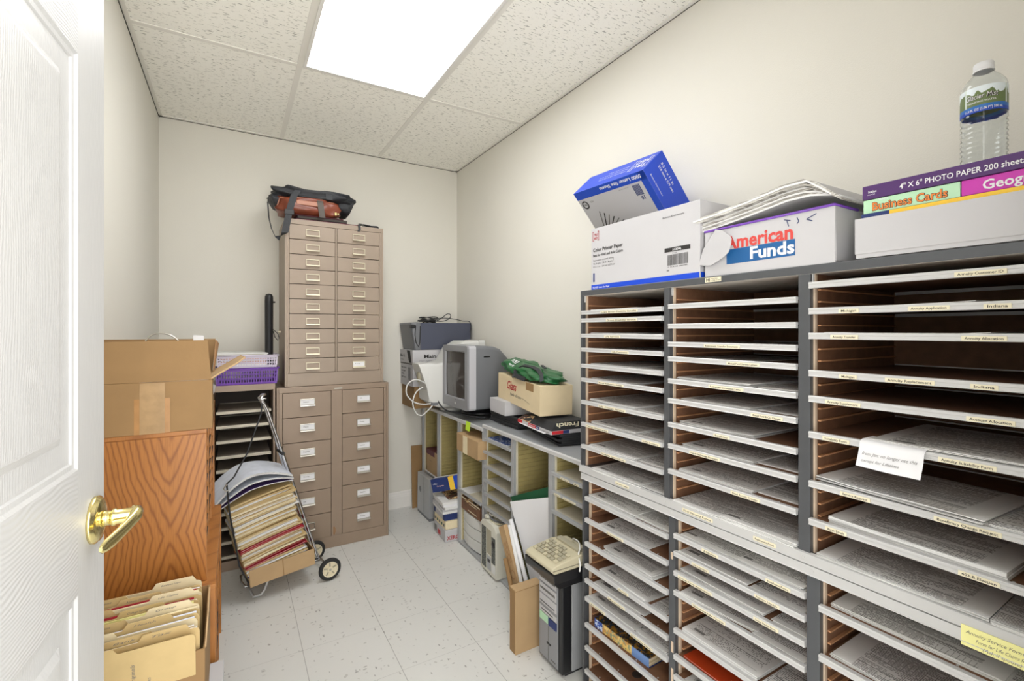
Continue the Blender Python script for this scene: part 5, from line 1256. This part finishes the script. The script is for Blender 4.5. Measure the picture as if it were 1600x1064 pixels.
b = MB(); b.ribbon([(.02, -.088, .0), (.01, -.085, .035), (.03, -.05, .058), (.10, -.03, .056), (.18, -.04, .052), (.26, -.06, .036), (.283, -.07, .012)], (.0, .018, .006), .005, 'nylon'); b.ribbon([(-.01, -.09, .002), (.03, -.095, .012), (.09, -.094, .006), (.14, -.09, .004)], (.0, .006, .02), .005, 'nylon'); b.ribbon([(.10, .02, .060), (.14, .0, .068), (.20, -.01, .060)], (0, .014, 0), .004, 'nylon'); b.build('trim', t)
b = MB(); MT = frame((-.135, -.055, .063), (1, 0, -.06), (.1, .8, .55)); b.text('GOLF', .032, 'paper_white', MT, .03, width=.085); MT = frame((-.135, -.074, .048), (1, 0, -.06), (.1, .5, .8)); b.text('OPEN 07', .016, 'paper_white', MT, .03, width=.09); b.build('lettering', t)
t = thing('flat_case', 'flat grey case lying behind the green bag on the Glass carton', 'case', M=GM @ Matrix.Rotation(R(2.0), 4, 'Y') @ Matrix.Translation((.02, .075, .1428)))
t2 = t; b = MB(); b.box((-.01, .0, 0), (.10, .085, .012), 'grey_dark'); b.build('body', t2, bevel=.003)

# ------------------------------------------------------------------ inside and in front of the low sorters
b = MB(); b.prism([(1.085, 3.205, .001), (1.38, 3.205, .001), (1.38, 3.262, .42), (1.095, 3.262, .43)], (0, .005, 0), 'carton'); o = b.build('cardboard_sheet'); tag(o, 'flat cardboard sheet leaning in the gap at the back wall corner', 'cardboard')
t = thing('metal_box', 'tall light grey metal cabinet box with round emblem, in the far corner', 'box', (1.104, 3.150, 0), -90)
b = MB(); b.box((0, 0, .018), (.225, .035, .275), 'alu_low'); b.box((.0, .0, 0), (.225, .034, .018), 'grey_dark'); b.build('body', t, bevel=.002)
b = MB(); b.box((.1245, -.0012, .02), (.1265, .0, .272), 'grey_dark'); b.lathe([(.020, -.0016), (.017, -.0022), (.0, -.0016)], 'grey_dark', 24, 'y', (.055, 0, .17)); b.build('seam_and_emblem', t); 
t = thing('index_box', 'small cream cardboard box with brown top standing in the first sorter column', 'box', (1.162, 3.130, .282), -90)
b = MB(); b.box((0, 0, 0), (.20, .2, .155), 'carton_pale', dict(top='maroon', right='box_white')); b.build('body', t); b = MB(); b.box((-.001, -.001, .12), (.15, .001, .156), 'maroon'); b.text('200 ct', .012, 'ink_grey', FX(.06, -.001, .08), .0); b.build('label_band', t)
t = thing('grey_block', 'white paper wrapped block supporting the cream box in the first column', 'box', (1.156, 3.150, .0135), -90); t.name = 'file_case'
b = MB(); b.box((0, 0, 0), (.23, .22, .262), 'alu_low'); b.box((.0, .0, .2622), (.23, .22, .266), 'paper_white'); b.build('body', t)
# reams pile in front of the second column
px, py = 1.082, 2.785
def ream(name, label, z, w, d, h, m, rz, dx=0, dy=0, dec=None, cat='paper ream'):
    t = thing(name, label, cat, (px + dx, py + dy, z), rz); b = MB(); b.box((0, 0, 0), (w, d, h), m); b.build('wrapper', t, bevel=.004)
    for nm, fn in (dec or []): b = MB(); fn(b, w, d, h); b.build(nm, t)
    return t
RS = lambda x, y, z: frame((x, y, z), (0, 1, 0), (0, 0, 1))
def dx1(b, w, d, h):
    b.box((.01, -.0006, .015), (.05, 0, .05), 'ink_grey'); b.box((.07, -.0006, .012), (.12, 0, .04), 'red'); b.text('XEROX', .030, 'red_text', RS(w + .0008, .012, .014), .03, width=.10); b.box((w + .0002, .02, .05), (w + .0006, .09, .055), 'orange_text')
ream('xerox_ream', 'bottom white XEROX paper ream in the pile on the floor', 0.001, .205, .15, .072, 'box_white', -93, .004, .005, [('printed_square', lambda b, w, d, h: b.box((.01, -.0006, .015), (.05, 0, .05), 'ink_grey')), ('red_square', lambda b, w, d, h: b.box((.07, -.0006, .012), (.12, 0, .04), 'red')), ('lettering', lambda b, w, d, h: b.text('XEROX', .030, 'red_text', RS(w + .0008, .012, .014), .03, width=.10))])
def dx2(b, w, d, h):
    for i in range(5): b.box((.01 + i * .035, -.0006, .012), (.03 + i * .035, 0, .028), 'green_sheet' if i % 2 else 'ink_grey')
ream('cream_ream', 'cream paper ream with green marks above the XEROX ream', .0735, .19, .145, .05, 'manila_light', -91, .002, -.005, [('green_marks', dx2)])
def dx3(b, w, d, h): b.box((w - .001, -.0004, .004), (w + .0006, d, h - .003), 'navy'); b.box((w - .03, -.0006, .004), (w, 0, h - .003), 'navy'); b.box((.0, -.0006, .006), (.03, 0, h - .004), 'navy')
ream('blue_ream', 'dark blue banded paper ream in the middle of the floor pile', .124, .185, .142, .046, 'box_white', -92, .0, -.005, [('end_band', lambda b, w, d, h: b.box((w - .001, -.0004, .004), (w + .0006, d, h - .003), 'navy')), ('side_band', lambda b, w, d, h: b.box((w - .03, -.0006, .004), (w - .0015, 0, h - .003), 'navy')), ('far_band', lambda b, w, d, h: b.box((.0, -.0006, .006), (.03, 0, h - .004), 'navy'))])
t = loose_stack('paper_pile', 'pile of loose white paper in torn wrapping on the blue ream', 'papers', (px - .002, py - .004, .1705), -94, .20, .15, ['paper', 'box_white', 'paper', 'paper_white', 'paper'], .0135, 4, .006)
b = MB(); b.box((0, 0, 0), (.14, .10, .012), 'food_print'); o = keep(b.build('wrapper_scrap', bevel=.003)); tag(o, 'crumpled brown printed wrapper on top of the loose paper pile', 'wrapper'); place(o, (px + .04, py - .03, .2415), -95)
t = thing('blue_box', 'navy and yellow software box lying tilted on top of the paper pile', 'box', M=RZ((1.052, 2.722, .262), -48, 0, -14))
b = MB(); b.box((0, 0, 0), (.12, .03, .078), 'navy'); b.box((.1202, 0, 0), (.155, .03, .078), 'yellow'); b.box((.1552, 0, 0), (.185, .03, .078), 'box_blue'); b.box((.0, .0302, .0), (.185, .06, .076), 'paper'); b.text('Office', .012, 'paper_white', FX(.012, -.0006, .045), .01); b.text('Complete', .012, 'pink_paper', FX(.035, -.0006, .030), .01); b.build('body', t, bevel=.001)
# third column: boxes, bin, drawers
t = carton('cardboard_box', 'pale taped carton lying on the board in the third column of the corner sorter', 'box', (1.118, 2.515, .567), -91, .285, .21, .098, 'carton_pale', tape=False)
b = MB(); b.box((.09, -.0006, .0), (.15, .0, .098), 'manila_light'); b.build('packing_tape', t)
b = MB(); b.box((0, 0, 0), (.115, .16, .215), 'pages_grey'); b.box((0, -.0005, .11), (.115, 0, .1125), 'ink_grey')
for i in range(3): b.box((.035 + .018 * i, -.0006, .03), (.045 + .018 * i, 0, .09), 'ink_grey')
b.text('BOX', .022, 'ink_grey', FX(.03, -.001, .15), .01); o = b.build('grey_carton'); me = o.data; off = Vector(o.location)
for v in me.vertices: v.co += off
tag(o, 'grey printed carton standing below the pale taped carton', 'box'); place(o, (1.25, 2.478, .3285), -90)
o['label'] = 'grey printed carton standing upright below the pale taped carton'; o.location.y = 2.425
b = MB(); b.sheet(.10, .2, .003, lambda x, y: 0, 'paper_white', 'paper', 3, 3, 0, 0); o = keep(b.build('loose_sheet')); tag(o, 'white sheets lying beside the grey printed carton in third column', 'paper'); place(o, (1.152, 2.535, .3225), -90); 
t = thing('brown_basket', 'small brown printed bin full of crumpled wrappers above the white drawers', 'bin', (1.163, 2.545, .2085), -90)
w, d, h, s = .24, .22, .082, .004
b = MB(); b.box((0, 0, 0), (w, d, s), 'hardboard'); b.box((0, 0, s), (w, s, h - .01), 'hardboard'); b.box((0, d - s, s), (w, d, h - .01), 'hardboard'); b.box((0, s, s), (s, d - s, h - .01), 'hardboard'); b.box((w - s, s, s), (w, d - s, h - .01), 'hardboard'); b.box((.0, -.001, h - .018), (w, 0, h - .012), 'label_cream'); b.box((.09, -.001, .012), (.20, 0, .016), 'label_cream'); b.box((.09, -.001, .052), (.20, 0, .055), 'label_cream'); b.build('bin_body', t)
b = MB(); squash('x', (w / 2, d / 2, .062), (.105, .10, .032), .8, 'food_print', None, 3, .014, b=b); b.build('crumpled_wrappers', t, weld=True)
t = thing('drawer_unit', 'white plastic three drawer unit at the bottom of the third sorter column', 'drawers', (1.172, 2.562, .0135), -90)
b = MB(); b.box((0, .012, 0), (.262, .25, .192), 'off_white'); b.build('body', t, bevel=.003)
for i in range(3):
    b = MB(); z0 = .004 + i * .063; n = 10
    pts = [(.004 + .254 * k / n, .012 - .018 * math.sin(math.pi * k / n) - .004) for k in range(n + 1)]
    vs = [(x, y, z0) for x, y in pts] + [(.258, .0115, z0), (.004, .0115, z0)]
    b.prism([(x, y, z0) for x, y in pts] + [(.258, .0118, z0), (.004, .0118, z0)], (0, 0, .058), 'off_white'); b.build('drawer', t, bevel=.003)
# beige tower seen from the back
t = thing('computer_tower', 'old beige computer tower with its back facing out under the white shelves', 'computer', (1.128, 2.222, .0135), -92)
b = MB(); rg = []
for y in (0, .29): rg.append([(0, y, 0), (.178, y, 0), (.178, y, .232), (.165, y, .250), (.12, y, .262), (.06, y, .262), (.012, y, .250), (0, y, .236)])
b.loft(rg, 'beige_plastic', False); b.build('case', t, bevel=.002)
b = MB(); b.box((.012, -.0015, .016), (.062, 0, .225), 'grille'); b.box((.074, -.0015, .10), (.122, 0, .225), 'beige_shade'); b.box((.128, -.0015, .07), (.168, 0, .20), 'grille'); b.box((.13, -.0022, .022), (.168, -.0003, .062), 'paper'); b.box((.074, -.0015, .02), (.12, 0, .09), 'alu_low'); b.build('rear_panel', t)
b = MB(); b.lathe([(.017, -.004), (.015, -.005), (0, -.005)], 'black_plastic', 20, 'y', (.148, 0, .165)); b.build('power_socket', t); b = MB(); b.box((.085, -.004, .06), (.11, 0, .075), 'black_plastic'); b.build('port', t, bevel=.001)
t = thing('cable_bundle', 'tangle of grey cables lying on top of the beige tower', 'cable', (1.19, 2.12, .2765), 0)
b = MB(); r = random.Random(6)
for k_ in range(4):
    pts = [( .05 * math.cos(a * .7 + k_) + .02 * k_ * .3, .065 * math.sin(a * .7 + k_ * .6), .004 + .006 * k_ + .006 * math.sin(a)) for a in [i * .55 for i in range(12)]]
    b.tube(pts, .0035, ['beige_warm', 'grey_dark', 'beige_plastic', 'grey_plastic'][k_], 6)
b.box((-.055, .05, 0), (-.025, .075, .014), 'beige_plastic'); b.build('cable', t)
papers('blue brochures lying on the top white shelf of the middle low sorter', 1.158, 2.205, .688, w=.22, l=.2, n=3, thick=.0015, curl=.010, seed=91, top='blue_print', fan=.008, name='brochure_stack', cat='brochures')
# rolled plans, green board and tall box
BX = lambda y: 1.135 + (1.93 - y) * .17
b = MB(); b.prism([(BX(y) + .008 + .06 * (1 - z / .5) * 0, y, z) for y, z in ((1.935, .462), (1.842, .21), (1.765, .014), (1.642, .014), (1.642, .592))], (.006, .001, 0), 'green_sheet'); o = b.build('green_board'); tag(o, 'dark green board standing behind the large white paper sheet', 'board')
b = MB(); n = 6; vs = []
for j in range(5):
    for i in range(n + 1):
        u, v = i / n, j / 4; yl = 1.735 + .185 * v; y = yl + (1.648 - yl) * u; zt = .445 + .097 * u; z = .015 + v * (zt - .015); x = BX(y) - .004 - .005 * math.sin(u * 7 + v) * v - (.006 if i == 4 else 0); vs.append((x, y, z))
F = [(j * (n + 1) + i, j * (n + 1) + i + 1, (j + 1) * (n + 1) + i + 1, (j + 1) * (n + 1) + i) for j in range(4) for i in range(n)]
b.add(vs, F, 'paper_white', True); b.add([(x + .002, y, z) for x, y, z in vs], [tuple(reversed(f)) for f in F], 'paper_white', True); o = b.build('large_paper_sheet'); tag(o, 'large folded white paper sheet standing in the middle column of the sorter', 'paper')
for nm, lab, p0, p1, r_, m_ in (('paper_tube', 'long white paper roll leaning against the large white sheet', (1.105, 1.655, .014), (1.118, 1.895, .372), .010, 'paper_white'),
        ('paper_tube', 'bluish white paper roll, shorter, beside the brown mailing box', (1.075, 1.66, .014), (1.105, 1.885, .352), .008, 'paper'),
        ('cardboard_tube', 'thin brown cardboard tube leaning left of the flat brown mailer', (1.05, 1.715, .008), (1.07, 1.862, .215), .010, 'carton')):
    b = MB(); v = Vector(p1) - Vector(p0); b.T = frame(p0, v.cross((0, 0, 1)), v.cross(v.cross((0, 0, 1)))) ; b.T = Matrix.Translation(p0) @ v.to_track_quat('Z', 'Y').to_matrix().to_4x4()
    b.lathe([(r_ * .7, 0.0), (r_, 0), (r_, v.length), (r_ * .7, v.length), (r_ * .65, v.length - .03), (0, v.length - .03)], m_, 20, 'z', close=False); o = b.build(nm); tag(o, lab, 'tube')
t = thing('mailing_box', 'flat brown printed mailing box leaning beside the white paper rolls', 'box', M=RZ((1.078, 1.745, .012), -90, 0, -32))
b = MB(); b.box((0, 0, 0), (.055, .022, .37), 'carton_pale'); b.build('body', t, bevel=.001); b = MB(); b.lathe([(.020, -.0006), (.015, -.0006)], 'carton_dark', 24, 'y', (.028, 0, .16), close=False)
for i in range(3): b.box((.018 + .012 * i, -.0006, .21), (.023 + .012 * i, 0, .30), 'carton_dark')
b.box((.012, -.0006, .03), (.045, 0, .06), 'carton_dark'); b.build('printing', t)
b = MB(); b.lathe([(0, 0), (.022, 0), (.022, .09), (0, .09)], 'paper_white', 20, 'z', (1.075, 1.79, .001)); o = b.build('paper_roll'); tag(o, 'short white paper roll on the floor behind the tall brown box', 'paper roll'); o.location.x = 1.04; o.location.y = 1.735
t = carton('tall_box', 'narrow tall plain brown carton standing on the floor beside the tower computer', 'box', (.938, 1.553, 0), 0, .125, .045, .25, 'carton_pale', tape=False); t.name = 'cardboard_box'
b = MB(); b.box((-.0008, .004, .002), (-.0001, .041, .246), 'carton'); b.box((.0, -.0008, .244), (.125, -.0001, .246), 'carton'); b.build('side_seam', t)

# silver and black tower computer with tray and adding machine
t = thing('computer_tower', 'silver and black tower computer with drive bays on the floor beside the sorter', 'computer', (1.018, 1.512, 0), -90)
w, d, h = .152, .38, .352
b = MB(); b.box((0, .045, .012), (w, d, h), 'alu_low'); b.build('case', t, bevel=.002)
b = MB(); b.box((0, 0, .010), (w, .044, h), 'black_plastic'); b.build('front_bezel', t, bevel=.006, seg=3)
b = MB(); b.box((.010, -.004, .02), (w - .022, 0, h - .004), 'grey_plastic'); b.build('front_panel', t, bevel=.002)
b = MB()
for z0, h_ in ((.305, .033), (.262, .036), (.221, .036), (.19, .02)): b.box((.016, -.0065, z0), (w - .028, -.004, z0 + h_), 'box_white')
b.build('drive_cover', t, bevel=.001)
b = MB()
for z0 in (.318, .276): b.box((.022, -.0072, z0), (w - .036, -.0064, z0 + .008), 'ink_grey')
b.box((.02, -.0072, .228), (w - .04, -.0064, .231), 'black_plastic'); b.box((.03, -.0072, .199), (w - .05, -.0064, .202), 'black_plastic'); b.build('drive_slot', t)
b = MB(); b.box((.075, -.0072, .158), (w - .028, -.004, .186), 'navy'); b.box((.016, -.0062, .158), (.070, -.004, .186), 'green_box'); b.box((.07, -.0048, .022), (.072, -.0038, .15), 'ink_grey'); b.box((.064, -.0072, .085), (.088, -.004, .090), 'black_plastic'); b.box((.09, -.006, .034), (.115, -.004, .037), 'ink_grey'); b.build('badge', t)
for x in (.012, w - .02): b = MB(); b.box((x, .02, 0), (x + .012, .12, .0118), 'black_plastic'); b.build('foot', t)
t = thing('printer_base', 'black plastic printer stand on top of the silver tower computer', 'stand', (.948, 1.500, .3530), -90)
b = MB(); b.prism([(0, 0, .045), (.012, 0, .020), (.030, .06, .0), (.030, .22, .0), (.0, .22, .04)][:0] or [(0, -.002, .030), (.02, .03, .0), (.178, .03, .0), (.190, -.002, .030), (.190, -.002, .062), (0, -.002, .062)], (0, .22, 0), 'black_plastic'); b.build('body', t, bevel=.004)
b = MB(); b.box((.012, .01, .0622), (.178, .20, .066), 'black_matte'); b.build('top_tray', t)
AMx = RZ((.935, 1.478, .4195), -90, 0) @ Matrix.Diagonal((1, .92, .82, 1))
t = thing('adding_machine', 'beige desktop adding machine with keys on top of the black stand', 'calculator', M=AMx)
b = MB(); b.prism([(0, 0, .014), (0, .012, 0), (0, .20, 0), (0, .21, .04), (0, .13, .052), (0, .02, .034), (0, 0, .026)], (.172, 0, 0), 'beige_warm'); b.build('body', t, bevel=.004)
b = MB(); b.box((-.001, .004, .015), (.173, .19, .0165), 'tan_dark'); b.build('seam', t)
kb = None
for r_ in range(5):
    for c in range(7):
        if r_ == 4 and c > 4: continue
        x = .014 + c * .021; y = .028 + r_ * .019; zk = .0352 + (y - .02) * .164
        b = MB(); b.prism([(x, y, zk), (x + .016, y, zk), (x + .016, y + .014, zk + .0023), (x, y + .014, zk + .0023)], (0, 0, .006), 'beige_shade' if (c + r_) % 3 else 'beige_warm'); b.build('key', t, bevel=.001)
b = MB(); b.box((.02, .138, .050), (.15, .165, .062), 'beige_shade'); b.build('paper_holder', t, bevel=.002)
b = MB(); b.tube(sm([(.06, .19, .05), (.08, .18, .068), (.12, .17, .075), (.15, .15, .066), (.165, .13, .05), (.18, .125, .02), (.183, .12, -.01)]), .003, 'off_white', 6); b.build('cord', t)
